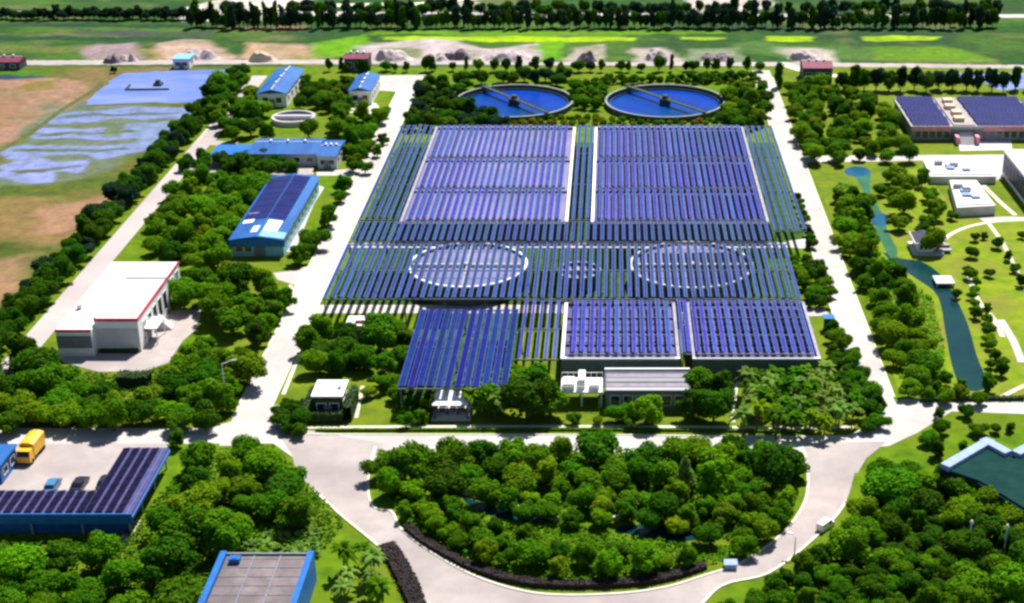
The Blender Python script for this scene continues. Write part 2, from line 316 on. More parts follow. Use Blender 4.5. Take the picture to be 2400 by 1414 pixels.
painted('left_field', -420, -111.5, 190, 423.5, 1.0, .8, .014, (.085,.10,.018), [((.05,.085,.015),22,-.2,.5),((.15,.11,.05),35,.05,.6)], [
 ([(-900,160),(115,160),(108,188),(-900,196)],(.05,.13,.012),1.5,3), ([(-900,184),(112,178),(96,198),(-900,206)],(.006,.012,.09),1,2),
 ([(-900,214),(130,190),(210,198),(196,228),(70,318),(-20,346),(-900,400)],(.25,.15,.105),2.5,6), ([(-900,230),(60,225),(40,300),(-900,330)],(.20,.12,.07),3,6), ([(40,200),(130,192),(130,215),(50,222)],(.15,.12,.03),2,4),
 ([(140,250),(500,244),(350,375),(200,415),(0,440),(-120,420),(40,330)],(.10,.13,.09),3,7),
 ([(150,262),(300,254),(475,250),(455,278),(300,282),(120,290)],(.15,.19,.40),.6,2.5), ([(95,300),(250,298),(445,282),(395,325),(270,328),(180,322),(60,330)],(.17,.20,.42),.6,2.5), ([(300,290),(430,285),(400,330),(330,340),(290,310)],(.13,.18,.28),.6,2.5),
 ([(-10,352),(60,336),(200,343),(350,326),(365,350),(240,374),(130,362),(20,372)],(.16,.20,.40),.6,2.5), ([(0,388),(60,372),(140,378),(215,370),(190,404),(120,398),(110,430),(20,434),(-40,415)],(.18,.21,.44),.6,2.5), ([(150,268),(300,266),(420,262),(410,267),(280,272),(150,275)],(.06,.09,.03),.5,1.5), ([(80,312),(200,309),(330,306),(320,312),(190,316),(80,320)],(.07,.10,.03),.5,1.5), ([(40,350),(170,352),(300,346),(300,352),(170,358),(40,356)],(.06,.09,.03),.5,1.5), ([(20,398),(120,392),(190,384),(180,392),(110,402),(30,408)],(.07,.09,.03),.5,1.5), ([(250,300),(300,297),(290,322),(240,326)],(.09,.12,.06),.6,2),
 ([(-900,450),(150,455),(250,440),(225,510),(130,575),(-900,640)],(.17,.115,.045),4,9), ([(60,500),(200,455),(240,450),(205,535),(130,560),(40,560)],(.26,.15,.095),3,7), ([(-900,560),(120,545),(120,612),(-900,640)],(.045,.07,.012),4,8),
 ([(-900,650),(40,615),(96,612),(70,690),(-900,850)],(.26,.15,.09),3,6), ([(-900,760),(20,720),(-20,800),(-900,900)],(.12,.11,.03),3,6)], clip=lambda X, Y: X < -111.6)
# ponds in the left field
patch('pond', [(285,172),(400,166),(545,163),(520,200),(478,243),(350,240),(205,246),(215,225),(240,208)], M['pond_blue'], 4, wob=.7)
# lawns of the plant
patch('lawn', [(1830,160),(2500,160),(2900,1000),(2120,925),(1895,380)], M['verge'], 1)
patch('garden_lawn', [(2090,400),(2160,395),(2245,500),(2400,515),(2900,640),(2900,1000),(2110,925),(2010,640)], M['lawn'], 2)
patch('lawn', [(660,880),(700,800),(960,760),(2010,760),(2060,1000),(1940,1022),(690,1008)], M['verge'], 2)
patch('lawn', [(400,830),(620,780),(560,985),(480,1003),(0,1003),(-300,1003),(-200,860)], M['verge'], 1)
patch('lawn', [(1020,170),(1780,170),(1810,290),(950,290)], M['grass'], 2)
patch('ground_cover_soil', [(1020,60+1000),(1880,1050),(1890,1140),(1830,1255),(1640,1350),(1300,1392),(1100,1345),(930,1235),(880,1180)], M['grass'], 1)
# roads
ROADS = []
def rect(x0, x1, y0, y1): return [(x0,y0),(x1,y0),(x1,y1),(x0,y1)]
patch('main_road', rect(-60.5,-55.3,196,414), M['concrete_road'], 4, px=False)
patch('main_road', rect(40.3,45.5,203,420), M['concrete_road'], 4, px=False)
patch('perimeter_road', rect(-104.8,-100.4,150,414), M['worn_road'], 4, px=False)
patch('cross_road', [(-420,1004),(480,1004),(560,985),(600,950),(690,950),(665,985),(720,1016),(1900,1022),(1990,1020),(2060,985),(2082,942),(2150,938),(2560,942),(2560,976),(2230,965),(2150,1015),(2085,1045),(1900,1070),(860,1056),(690,1075),(640,1040),(560,1040),(-420,1046)], M['concrete_road'], 5)
isl_in = smooth([(880,1048),(866,1100),(864,1160),(880,1192),(918,1200),(940,1240),(1000,1288),(1100,1345),(1200,1380),(1300,1395),(1450,1392),(1560,1377),(1650,1350),(1740,1318),(1830,1255),(1880,1190),(1894,1130),(1885,1060)], 5)
isl_out = smooth([(684,1050),(700,1110),(790,1200),(880,1275),(945,1340),(1000,1414),(1120,1470),(1400,1500),(1600,1450),(1690,1375),(1800,1345),(1900,1270),(1975,1190),(2003,1110),(2015,1060)], 5)
# ring road as a strip between the two outlines
def resample(pts, n):
    d = [0]
    for i in range(1, len(pts)): d.append(d[-1]+math.dist(pts[i-1], pts[i]))
    out = []
    for k in range(n):
        t = d[-1]*k/(n-1); i = max(1, next(j for j in range(1, len(d)) if d[j] >= t-1e-9)); u = (t-d[i-1])/(d[i]-d[i-1]); a = pts[i-1]; b = pts[i]
        out.append((a[0]+(b[0]-a[0])*u, a[1]+(b[1]-a[1])*u))
    return out
mb = MB(); A = resample(PP(isl_in), 80); B = resample(PP(isl_out), 80)
mb.add([(x,y,.03) for x,y in A]+[(x,y,.03) for x,y in B], [(80+i, 80+i+1, i+1, i) for i in range(79)], 0)
struct('loop_road', mb, M['paving'])
patch('drive', [(640,1000),(700,1005),(900,1040),(880,1075),(860,1110),(720,1110),(690,1075)], M['paving'], 6)
patch('drive', [(1885,1040),(2080,1035),(2030,1075),(2010,1110),(1890,1090)], M['paving'], 6)
patch('drive', [(742,402),(800,398),(868,392),(866,430),(830,425),(820,412),(742,412)], M['concrete_road'], 4)
patch('drive', [(640,640),(700,634),(740,610),(735,690),(690,700),(690,668),(650,656)], M['concrete_road'], 4)
patch('drive', [(420,388),(520,382),(520,402),(425,412)], M['paving'], 5)
patch('drive', [(470,328),(560,212),(590,205),(530,290),(505,330),(560,334),(540,345),(470,338)], M['paving'], 5)
patch('drive', [(880,178),(1000,176),(960,192),(945,230),(925,215),(880,212)], M['concrete_road'], 5)
patch('drive', [(1885,366),(1885,382),(2200,376),(2440,372),(2440,362),(2180,364)], M['concrete_road'], 5)
patch('drive', [(620,374),(660,374),(735,374),(735,410),(625,410)], M['paving'], 5)
patch('yard', [(760,240),(880,242),(900,262),(860,268),(790,262)], M['path'], 4)
patch('forecourt', [(120,826),(330,800),(400,728),(474,726),(462,770),(428,800),(395,850),(340,870),(230,872),(150,850)], M['paving'], 5)
patch('forecourt', [(555,600),(690,590),(735,480),(760,440),(735,430),(670,560),(560,580)], M['concrete_road'], 4)
patch('parking_lot', [(-300,1040),(40,1040),(390,1040),(395,1060),(300,1165),(-400,1180)], M['paving'], 6)
patch('forecourt', [(2245,332),(2370,328),(2372,352),(2250,354)], M['concrete'], 5)
patch('forecourt', [(2160,372),(2360,366),(2350,420),(2300,430),(2180,412)], M['concrete_road'], 4)
patch('footpath', [(300,1240),(320,1215),(330,1220),(306,1262),(280,1280),(276,1266)], M['path'], 4)
patch('paved_yard', [(1880,722),(1932,722),(1945,740),(1890,742)], M['concrete_road'], 5)
patch('paved_yard', [(1840,566),(1920,556),(1955,590),(1850,580)], M['concrete_road'], 5)
def path(name, pts, w, m='path', px=True, lvl=6):
    line = smooth(PP(pts) if px else pts, 6); LV[0] += 1; mb = MB(); ribbon(mb, line, w, .006*lvl+.0001*LV[0]); return struct(name, mb, M[m])
path('footpath', [(690,1003),(900,1001),(1400,1000),(1900,1003),(2000,1000)], .8)
path('footpath', [(664,925),(690,860),(712,800)], .7)
path('footpath', [(650,755),(690,700),(680,668)], .7)
path('footpath', [(835,980),(845,930),(850,905)], .6)
path('footpath', [(1718,990),(1722,930),(1728,900),(1745,893)], .7)
path('footpath', [(2205,590),(2215,560),(2260,535),(2330,520),(2420,516)], 1.0)
path('footpath', [(2290,420),(2340,470),(2380,505)], 1.1)
path('footpath', [(2310,515),(2350,570),(2385,640),(2410,680)], .9)
path('footpath', [(2265,630),(2290,700),(2330,750),(2350,790)], 1.0)
path('footpath', [(2345,750),(2375,800),(2395,850)], 1.4, 'concrete_road')
path('footpath', [(2300,516),(2360,512),(2420,514)], 2.0, 'concrete_road')
path('footpath', [(2340,935),(2400,905),(2460,890)], .9)
path('footpath', [(2110,938),(2250,936),(2420,938)], .7)
# kerbs round the island and along the front road
for nm, pts in (('kerb', isl_in), ('kerb', isl_out[7:-9])):
    mb = MB(); ribbon(mb, PP(pts), .35, 0, h=.14); struct(nm, mb, M['kerb'])
for x in (-60.65, -55.15, 40.15, 45.65):
    mb = MB(); ribbon(mb, [(x, 205 if x < 0 else 212), (x, 412)], .3, 0, h=.13); struct('kerb', mb, M['kerb'])
mb = MB(); ribbon(mb, PP([(720,1019),(1400,1020),(1900,1025)]), .3, 0, h=.13); struct('kerb', mb, M['kerb'])
# garden stream and pools
patch('stream', smooth([(2070,592),(2110,606),(2160,614),(2205,645),(2238,695),(2268,760),(2288,830),(2312,906),(2258,912),(2232,860),(2216,780),(2198,695),(2150,655),(2100,622)], 4, True), M['pond'], 5)
path('field_bank', [(-60,385),(60,320),(150,255),(215,215),(240,195)], 1.6, 'bank', lvl=5)
path('field_bank', [(205,248),(350,243),(478,246)], 1.2, 'bank', lvl=5)
patch('channel', smooth([(1998,396),(2025,392),(2040,405),(2040,450),(2066,500),(2082,545),(2104,590),(2088,605),(2062,560),(2044,510),(2024,450),(2008,420)],4,True), M['channel'], 5)
patch('rear_pond', [(2150,172),(2420,172),(2420,205),(2340,212),(2300,190),(2150,186)], M['pond_blue'], 4, wob=.5)
patch('pool', smooth([(1980,398),(2010,390),(2040,402),(2020,414),(1988,412)], 4, True), M['pool'], 5)
patch('pool', smooth([(2045,505),(2070,500),(2085,520),(2070,530),(2045,525)], 4, True), M['pool'], 5)
patch('pond', smooth([(1440,1238),(1520,1230),(1600,1244),(1650,1262),(1590,1268),(1490,1256)], 4, True), M['pond'], 5)
patch('pond', smooth([(1085,1168),(1150,1184),(1260,1212),(1290,1226),(1210,1224),(1120,1196)], 4, True), M['pond'], 5)

# ------------------------------------------------------------------ solar arrays over the basins
PITCH = 1.45
def panel_row_mb(x, y0, y1, z, w, tilt, ml, gap, r):
    mb = MB(); n = max(1, round((y1-y0)/ml)); st = (y1-y0)/n
    ca, sa = math.cos(tilt)*w/2, math.sin(tilt)*w/2
    sag = r.uniform(-.02,.02)
    for i in range(n):
        a = y0+i*st+gap/2; b = y0+(i+1)*st-gap/2
        zz = z + sag + r.uniform(-.012,.012); t2 = sa + r.uniform(-.012,.012)
        vs = [(x-ca,a,zz+t2),(x+ca,a,zz-t2),(x+ca,b,zz-t2),(x-ca,b,zz+t2)]
        lo = [(p[0],p[1],p[2]-.05) for p in vs]
        mb.add(vs, [(0,1,2,3)], 0)
        for e, f in ((0,1),(1,0)):
            pe = [vs[e], tuple(vs[e][k]+(vs[f][k]-vs[e][k])*.11 for k in range(3)), tuple(vs[3-e][k]+(vs[3-f][k]-vs[3-e][k])*.11 for k in range(3)), vs[3-e]]
            pe = [(p[0],p[1],p[2]+.012) for p in pe]; mb.add(pe if e == 0 else pe[::-1], [(0,1,2,3)], 2)
        mb.add(vs+lo, [(4,5,1,0),(5,6,2,1),(6,7,3,2),(7,4,0,3),(7,6,5,4)], 1)
    mb.bar((x-ca*.5,y0,z-.1),(x-ca*.5,y1,z-.1),.06,.06,1); mb.bar((x+ca*.5,y0,z-.1),(x+ca*.5,y1,z-.1),.06,.06,1)
    return mb
def array(label, x0, x1, y0, y1, z=5.0, m='pv', w=.86, pitch=PITCH, tilt=5, ml=2.6, gap=.05, beams=2, front_struts=False, post=True, skip=None):
    r = random.Random(int(x0*7+y0*13)); n = int((x1-x0)/pitch+.5); xs = [x0+pitch*(i+.5)+(x1-x0-n*pitch)/2 for i in range(n)]
    org = ((x0+x1)/2, y0, 0)
    t = thing('solar_array', label, 'solar array', org, 'solar arrays covering the treatment plant')
    for x in xs:
        if skip and skip(x): continue
        panel_row_mb(x+r.uniform(-.06,.06), y0+r.uniform(0,.45), y1-r.uniform(0,.45), z+r.uniform(-.05,.05), w*r.uniform(.94,1.06), R(tilt+r.uniform(-3,3)), ml, gap, r).build('panel_row', [M[m], M['pv_frame'], M['pv_edge_deep' if m == 'pv_deep' else 'pv_edge']], t, org)
    for k in range(beams):
        yy = y0+(y1-y0)*k/(beams-1)
        b = MB(); b.bar((x0,yy,z-.35),(x1,yy,z-.35),.16,.22); b.build('cross_beam', M['beam'], t, org)
        if post:
            xx = x0+.4
            while xx <= x1:
                b = MB(); b.cyl(xx, yy, 0, z-.4, .11, n=8); b.box(xx-.25,xx+.25,yy-.25,yy+.25,0,.3); b.build('support_post', M['beam'], t, org); xx += 7.25
    if front_struts:
        for x in xs:
            if skip and skip(x): continue
            b = MB(); b.bar((x-PITCH/2,y0-2.2,.1),(x-PITCH/2,y0-.1,z-.3),.5,.4); b.box(x-PITCH/2-.35,x-PITCH/2+.35,y0-2.6,y0-1.8,0,.35); b.build('anchor_strut', M['white'], t, org)
    return t
ZB = 4.2                                                             # top of the concrete basins below the panels
BY = [(324.0,348.6,'rearmost'),(302.4,323.0,'middle'),(282.2,301.6,'front')]
for y0, y1, nm in BY:
    array(f'{nm} blue panel span above the left rectangular rear basin', -43.2, -10.8, y0, y1, w=.82)
    array(f'{nm} blue panel span above the right rectangular rear basin', -3.6, 31.0, y0, y1, w=.74)
array('narrow panel rows on the grass strip left of rear basins', -52.7, -44.4, 282.2, 348.6, m='pv_teal', w=.66, beams=4)
array('three panel rows between the two white rear basin walls', -9.2, -4.9, 282.2, 348.6, m='pv_teal', w=.66, beams=4)
array('ragged panel rows right of the rear basins beside road', 32.2, 38.8, 275.5, 348.0, m='pv_teal', w=.66, beams=4)
array('wide short panel belt over grass between basins and circular tanks', -52.7, 31.8, 269.6, 281.0, m='pv_teal', w=.66, beams=2)
array('blue panel rows over the left circular tank', -52.7, -9.6, 241.4, 268.4, m='pv_teal', w=.70, beams=3)
array('blue panel rows over the right circular tank', -9.6, 34.0, 241.4, 268.4, m='pv_teal', w=.68, beams=3)
array('deep blue panel block standing over grass beside the garden trees', -34.2, -25.9, 206.0, 236.5, m='pv_deep', w=1.12, beams=3, gap=.08)
array('deep blue panel block next to the sparse front rows', -25.3, -17.0, 206.0, 236.5, m='pv_deep', w=1.12, beams=3, gap=.08)
array('sparse panel rows over yellowish grass left of front basins', -16.4, -9.2, 216.5, 240.6, w=.50, beams=3)
array('panel rows over the left front basin', -7.9, 10.2, 218.6, 240.6, w=.76, beams=4, gap=.12)
array('panel rows over the right front basin', 13.6, 33.2, 218.6, 240.6, w=.76, beams=4, gap=.12)
array('two panel rows between the two front basins', 11.0, 12.9, 218.6, 240.6, w=.6, beams=2, pitch=.95)

# ------------------------------------------------------------------ basins and tanks
def basin(label, x0, x1, y0, y1, zt=ZB, wl=.7, inner=(), wm='basin_water', bright=''):
    org = ((x0+x1)/2, y0, 0); t = thing('rectangular_basin', label, 'basin', org, 'rectangular concrete basins')
    for sd, a, b, c, d in (('s',x0,x1,y0,y0+wl),('n',x0,x1,y1-wl,y1),('w',x0,x0+wl,y0+wl,y1-wl),('e',x1-wl,x1,y0+wl,y1-wl)):
        m = MB(); m.box(a,b,c,d,0,zt-.25); bw = m.build('basin_wall', M['basin_side'], t, org); m = MB(); m.box(a-.02,b+.02,c-.02,d+.02,zt-.246,zt); m.build('coping', M['white' if sd in bright else 'coping_grey'], bw, org)
    m = MB(); m.sheet(rect(x0+wl,x1-wl,y0+wl,y1-wl), zt-.6); m.build('water', M[wm], t, org)
    for k in inner:
        m = MB(); m.box(x0+wl+.01,x1-wl-.01,k-.15,k+.15,0,zt-.25); m.build('divider_wall', M['tank_dark'], t, org)
    return t
basin('long white walled rear basin under panels on the left', -44.3, -9.6, 281.6, 349.6, wl=.55, inner=(302,323.5), bright='e')
basin('long white walled rear basin under panels on the right', -4.8, 31.9, 281.6, 349.6, wl=.55, inner=(302,323.5), wm='shaded_water', bright='w')
basin('white walled front basin under panels, nearer the palms left of gap', -8.9, 10.9, 218.0, 241.4, wl=.5, bright='ws', inner=(224,229.5,235), wm='shaded_water')
basin('white walled front basin under panels, nearest the right road', 13.0, 34.2, 218.0, 241.4, wl=.45, bright='s', inner=(224,229.5,235), wm='shaded_water')
def sunk_tank(label, x, y, r, zt=4.0, ns=True):
    t = thing('circular_tank', label, 'tank', (x,y,0), 'circular tanks under the panels')
    m = MB(); m.ring(x,y,r-.6,r,0,zt-.3,72); wl = m.build('tank_wall', M['basin_side'], t, (x,y,0)); m = MB(); m.ring(x,y,r-.42,r+.05,zt-.296,zt,72); m.build('coping', M['white' if ns else ('concrete' if r > 5 else 'coping_grey')], wl, (x,y,0))
    m = MB(); m.cyl(x,y,zt-1.2,zt-.6,r-.76,n=64); m.build('water', M['basin_water'], t, (x,y,0))
    m = MB(); m.box(x-r+.8,x+r-.8,y-.4,y+.4,zt-.25,zt-.05); 
    if ns: m.box(x-.3,x+.3,y-r+.8,y-.42,zt-.25,zt-.05); m.box(x-.3,x+.3,y+.42,y+r-.8,zt-.25,zt-.05)
    m.build('walkway', M['louvre'], t, (x,y,0))
    m = MB(); m.cyl(x,y,0,zt+.2,.8,n=20); m.build('centre_column', M['louvre'], t, (x,y,0))
x, y = P(1097,618,4.0); sunk_tank('left big round white rimmed tank beneath the panel rows', x, y, 11.4)
x, y = P(1620,618,4.0); sunk_tank('right big round white rimmed tank beneath the panel rows', x, y, 11.8, ns=False)
x, y = P(1357,632,3.0); sunk_tank('small round tank midway between the two big ones', x, y, 4.2, 3.0, ns=False)
patch('paved_strip', rect(-57,36,245.6,249.4), M['concrete_road'], 5, px=False)
patch('paved_strip', rect(-57,40,278.4,281.3), M['concrete_road'], 5, px=False)
patch('shaded_grass', rect(-53.5,35,249.8,278), M['shaded_grass'], 4, px=False)  # ground below the panels, shade painted into the green
patch('shaded_grass', rect(-53.5,-44.5,281.7,350), M['shaded_grass'], 4, px=False)
patch('shaded_grass', rect(-9.5,-4.9,282,350), M['shaded_grass'], 4, px=False)
patch('shaded_grass', rect(32.1,39.6,281.7,350), M['shaded_grass'], 4, px=False)
patch('shaded_grass', rect(-35,-16.6,208,245.4), M['shaded_grass'], 4, px=False)
def clarifier(label, x, y, r, ang, zt=1.6):
    org = (x,y,0); t = thing('clarifier_tank', label, 'tank', org, 'open round clarifiers')
    m = MB(); m.ring(x,y,r-.45,r,0,zt-.2,96); bw = m.build('tank_wall', M['basin_side'], t, org); m = MB(); m.ring(x,y,r-.5,r+.08,zt-.196,zt,96); m.build('coping', M['tank_mid'], bw, org)
    m = MB(); m.ring(x,y,r-1.5,r-1.3,0,.75,96); m.build('overflow_weir', M['tank_dark'], t, org)
    m = MB(); m.cyl(x,y,.05,.35,r-.46,n=96); m.build('water', M['clarifier_water'], t, org)
    m = MB(); m.cyl(x,y,.2,zt+.5,1.5,n=24); m.cyl(x,y,zt+.5,zt+1.3,.8,n=16); m.build('centre_column', M['tank_dark'], t, org)
    d = Vector((math.cos(ang), math.sin(ang), 0)); n = Vector((-d.y,d.x,0))
    a = Vector((x,y,zt+.35))-d*(r+.2); b = Vector((x,y,zt+.35))+d*(r+.2)
    br = MB(); br.bar(a,b,1.2,.25); br = br.build('bridge', M['tank_dark'], t, org)
    rl = MB()
    for s in (-1,1):
        rl.bar(a+n*s*.7+Vector((0,0,.8)), b+n*s*.7+Vector((0,0,.8)), .06)
        for k in range(17):
            p = a+(b-a)*k/16+n*s*.7; rl.bar(p, p+Vector((0,0,.8)), .05)
    rl.build('handrail', M['tank_dark'], br, org)
x, y = P(1205,231,2.0); clarifier('left open clarifier with blue water, partly behind tall hedge trees', x, y, 16.0, R(-54))
x, y = P(1559,231,2.0); clarifier('right open clarifier with blue water and full bridge visible', x, y, 16.2, R(-52))
x, y = P(688,274,1.2); org = (x,y,0); t = thing('round_settling_tank', 'small low round grey tank among trees behind blue-roofed building', 'tank', org)
m = MB(); m.ring(x,y,5.0,5.6,0,1.4,48); m.build('tank_wall', M['concrete'], t, org)
m = MB(); m.cyl(x,y,.1,.7,4.99,n=40); m.build('water', M['dark_roof'], t, org)
m = MB(); m.box(x-5.2,x+5.2,y-.5,y+.5,1.42,1.6); m.build('bridge', M['concrete'], t, org)

# ------------------------------------------------------------------ buildings
def roofbox(pl, z):                                                   # (left px, back py, right px, front py) of a roof at height z, measured on the front edge
    (l, b, r_, f) = pl
    x0, y0 = P(l, f, z); x1, _ = P(r_, f, z); _, y1 = P(l, b, z); return x0, x1, y0, y1
def windows(parent, org, wall, x0, x1, y, z0, z1, n, w, m='glass', frame='white', axis='x', out=-1):
    "n windows on a wall; axis x: wall runs along x at y, else runs along y at x=y"
    for i in range(n):
        c = x0+(x1-x0)*(i+.5)/n; f = MB(); p = MB()
        def bx(mb, a, b, c0, d0, e0, e1):
            lo, hi = sorted((y+out*c0, y+out*d0))
            if axis == 'x': mb.box(a,b,lo,hi,e0,e1)
            else: mb.box(lo,hi,a,b,e0,e1)
        bx(f, c-w/2-.1, c+w/2+.1, .003, .06, z0-.1, z0); bx(f, c-w/2-.1, c+w/2+.1, .003, .06, z1, z1+.1)
        bx(f, c-w/2-.1, c-w/2, .003, .06, z0, z1); bx(f, c+w/2, c+w/2+.1, .003, .06, z0, z1)
        bx(p, c-w/2, c+w/2, .003, .03, z0, z1)
        fo = f.build('window', M[frame], parent, org); p.build('pane', M[m], fo, org)
def door(parent, org, x, y, w, h, out=-1, m='dark_trim', axis='x'):
    d = MB(); lo, hi = sorted((y+out*.003, y+out*.08)); hd = MB(); l2, h2 = sorted((y+out*.081, y+out*.14))
    if axis == 'x': d.box(x-w/2,x+w/2,lo,hi,.05,h); hd.box(x+w*.3,x+w*.36,l2,h2,.95,1.15)
    else: d.box(lo,hi,x-w/2,x+w/2,.05,h); hd.box(l2,h2,x+w*.3,x+w*.36,.95,1.15)
    do = d.build('door', M[m], parent, org); hd.build('handle', M['steel'], do, org)
def parapet(parent, org, x0, x1, y0, y1, z0, z1, wd, m, name='parapet', sides='nsew', o=.06):
    mb = MB()
    if 's' in sides: mb.box(x0-o,x1+o,y0-o,y0+wd,z0,z1)
    if 'n' in sides: mb.box(x0-o,x1+o,y1-wd,y1+o,z0,z1)
    if 'w' in sides: mb.box(x0-o,x0+wd,y0+wd+.003,y1-wd-.003,z0,z1)
    if 'e' in sides: mb.box(x1-wd,x1+o,y0+wd+.003,y1-wd-.003,z0,z1)
    return mb.build(name, M[m], parent, org)

# white hall with pink trim
org = (-89,227,0); t = thing('white_hall', 'white flat-roofed hall with pink roof trim and raised wing', 'building', org)
hx0,hx1,hy0,hy1 = -95.8,-83.2,227.4,258.4
m = MB(); m.prism([(hx0,hy0),(-89.75,hy0),(-89.75,247.6),(hx1,247.6),(hx1,hy1),(hx0,hy1)],0,4.7); m.build('wall', M['white'], t, org)
m = MB(); m.prism([(hx0,hy0),(-89.75,hy0),(-89.75,247.6),(hx1,247.6),(hx1,hy1),(hx0,hy1)],4.704,5.0); ro = m.build('roof', M['roof_white'], t, org)
m = MB(); m.cyl(*P(187,724,5.0),5.0,5.7,.45,n=14); m.cyl(*P(187,724,5.0),5.7,5.85,.6,n=14); m.build('vent', M['steel'], ro, org)
for q in ((hx0-.08,-89.76,hy0-.08,hy0+.16),(hx1-.16,hx1+.08,247.7,hy1+.08)):
    m = MB(); m.box(*q,4.62,5.1); m.build('roof_trim', M['pink'], t, org)
m = MB(); m.box(hx0-.05,-89.9,hy0-.05,hy0-.004,1.6,3.9); m.build('window_band', M['dark_trim'], t, org)
m = MB(); m.box(-89.7,-82.2,229.3,247.5,0,6.0); wg = m.build('wing_wall', M['white'], t, org)
m = MB(); m.box(-89.66,-82.24,229.34,247.46,6.004,6.2); m.build('wing_roof', M['roof_white'], t, org)
parapet(t, org, -89.7,-82.2,229.3,247.5,5.75,6.35,.18,'pink','wing_roof_trim','se')
parapet(t, org, -89.7,-82.2,229.3,247.5,6.21,6.45,.18,'louvre','wing_roof_edge','nw')
m = MB(); m.box(-89.5,-82.3,229.22,229.296,1.0,4.4); m.build('front_panel', M['concrete'], t, org)
m = MB(); m.box(-89.4,-82.6,228.6,229.2,.02,.7); m.build('planter', M['hedge_leaf'], t, org)
windows(t, org, wg, 231, 246.5, -82.2, 1.2, 4.6, 5, 1.9, axis='y', out=1)
windows(t, org, wg, 248, 258, hx1, 1.2, 3.9, 3, 1.8, 'teal_glass', axis='y', out=1)
m = MB(); m.box(-82.19,-80.0,232,237,3.0,3.25); m.build('canopy', M['white'], t, org)
for yy in (232.2,236.8):
    m = MB(); m.cyl(-80.2,yy,0,2.99,.1,n=10); m.build('column', M['white'], t, org)
door(t, org, 234.5, -82.19, 2.0, 2.5, 1, axis='y')
m = MB()
for k in range(9): m.box(-81.9+.28*k,-81.62+.28*k,238.2,240.0,0,2.4-.26*k)
m.build('outside_stair', M['concrete'], t, org)

# blue building with rooftop panels
x0,x1,y0,y1 = -77.4,-66.2,273.3,312.5; zc = 4.0; xm = (x0+x1)/2; org = (xm,y0,0)
t = thing('blue_roof_building', 'long blue-roofed building with rooftop solar panels and white skylights', 'building', org)
m = MB(); m.box(x0+.4,x1-.4,y0+.4,y1-.4,0,3.7); wo_ = m.build('wall', M['cyan_roof'], t, org)
m = MB(); zr = 4.5
m.add([(x0,y0,3.75),(xm,y0,zr),(x1,y0,3.75),(x0,y1,3.75),(xm,y1,zr),(x1,y1,3.75)], [(0,1,4,3),(1,2,5,4),(0,2,1),(3,4,5),(0,3,5,2)]); ro = m.build('roof', M['blue_roof'], t, org)
m = MB(); m.box(x0-.06,x1+.06,y0-.12,y0-.01,2.3,3.8); m.build('fascia', M['blue_paint'], t, org)
def slope(x): return 3.75+(zr-3.75)*(1-abs(x-xm)/(x1-xm))
for k in range(7):
    for s in (0,1):
        yy0 = 284+k*3.95; xa, xb = (x0+.5, xm-.12) if s == 0 else (xm+.12, xm+3.7)
        m = MB(); za, zb = slope(xa)+.10, slope(xb)+.10
        for j in range(3):
            a = yy0+j*1.27; m.add([(xa,a,za),(xb,a,zb),(xb,a+1.2,zb),(xa,a+1.2,za),(xa,a,za-.06),(xb,a,zb-.06),(xb,a+1.2,zb-.06),(xa,a+1.2,za-.06)], [(0,1,2,3),(4,5,1,0),(5,6,2,1),(6,7,3,2),(7,4,0,3)])
        m.build('solar_panel', M['pv_navy'], ro, org)
for xa, xb, ya, yb in ((x0+.8,x0+3.0,282,289),(xm+.6,xm+3.4,277,283),(xm-1.8,xm-.4,276,279.5)):
    m = MB(); za, zb = slope(xa)+.08, slope(xb)+.08
    m.add([(xa,ya,za),(xb,ya,zb),(xb,yb,zb),(xa,yb,za)], [(0,1,2,3)]); m.build('skylight', M['roof_white'], ro, org)
m = MB(); m.add([(xm+.5,y0+.4,slope(xm+.5)+.07),(x1-.2,y0+.4,slope(x1-.2)+.07),(x1-.2,277,slope(x1-.2)+.07),(xm+.5,276.9,slope(xm+.5)+.07)],[(0,1,2,3)]); m.build('roof_sheet', M['cyan_roof'], ro, org)
windows(t, org, wo_, y0+3, y1-2, x1-.4, 1.0, 2.4, 9, 1.8, axis='y', out=1)
door(t, org, xm+.4, y0+.4, 2.2, 2.2)
windows(t, org, wo_, x0+1, xm-1, y0+.4, 1.0, 2.1, 2, 1.4)

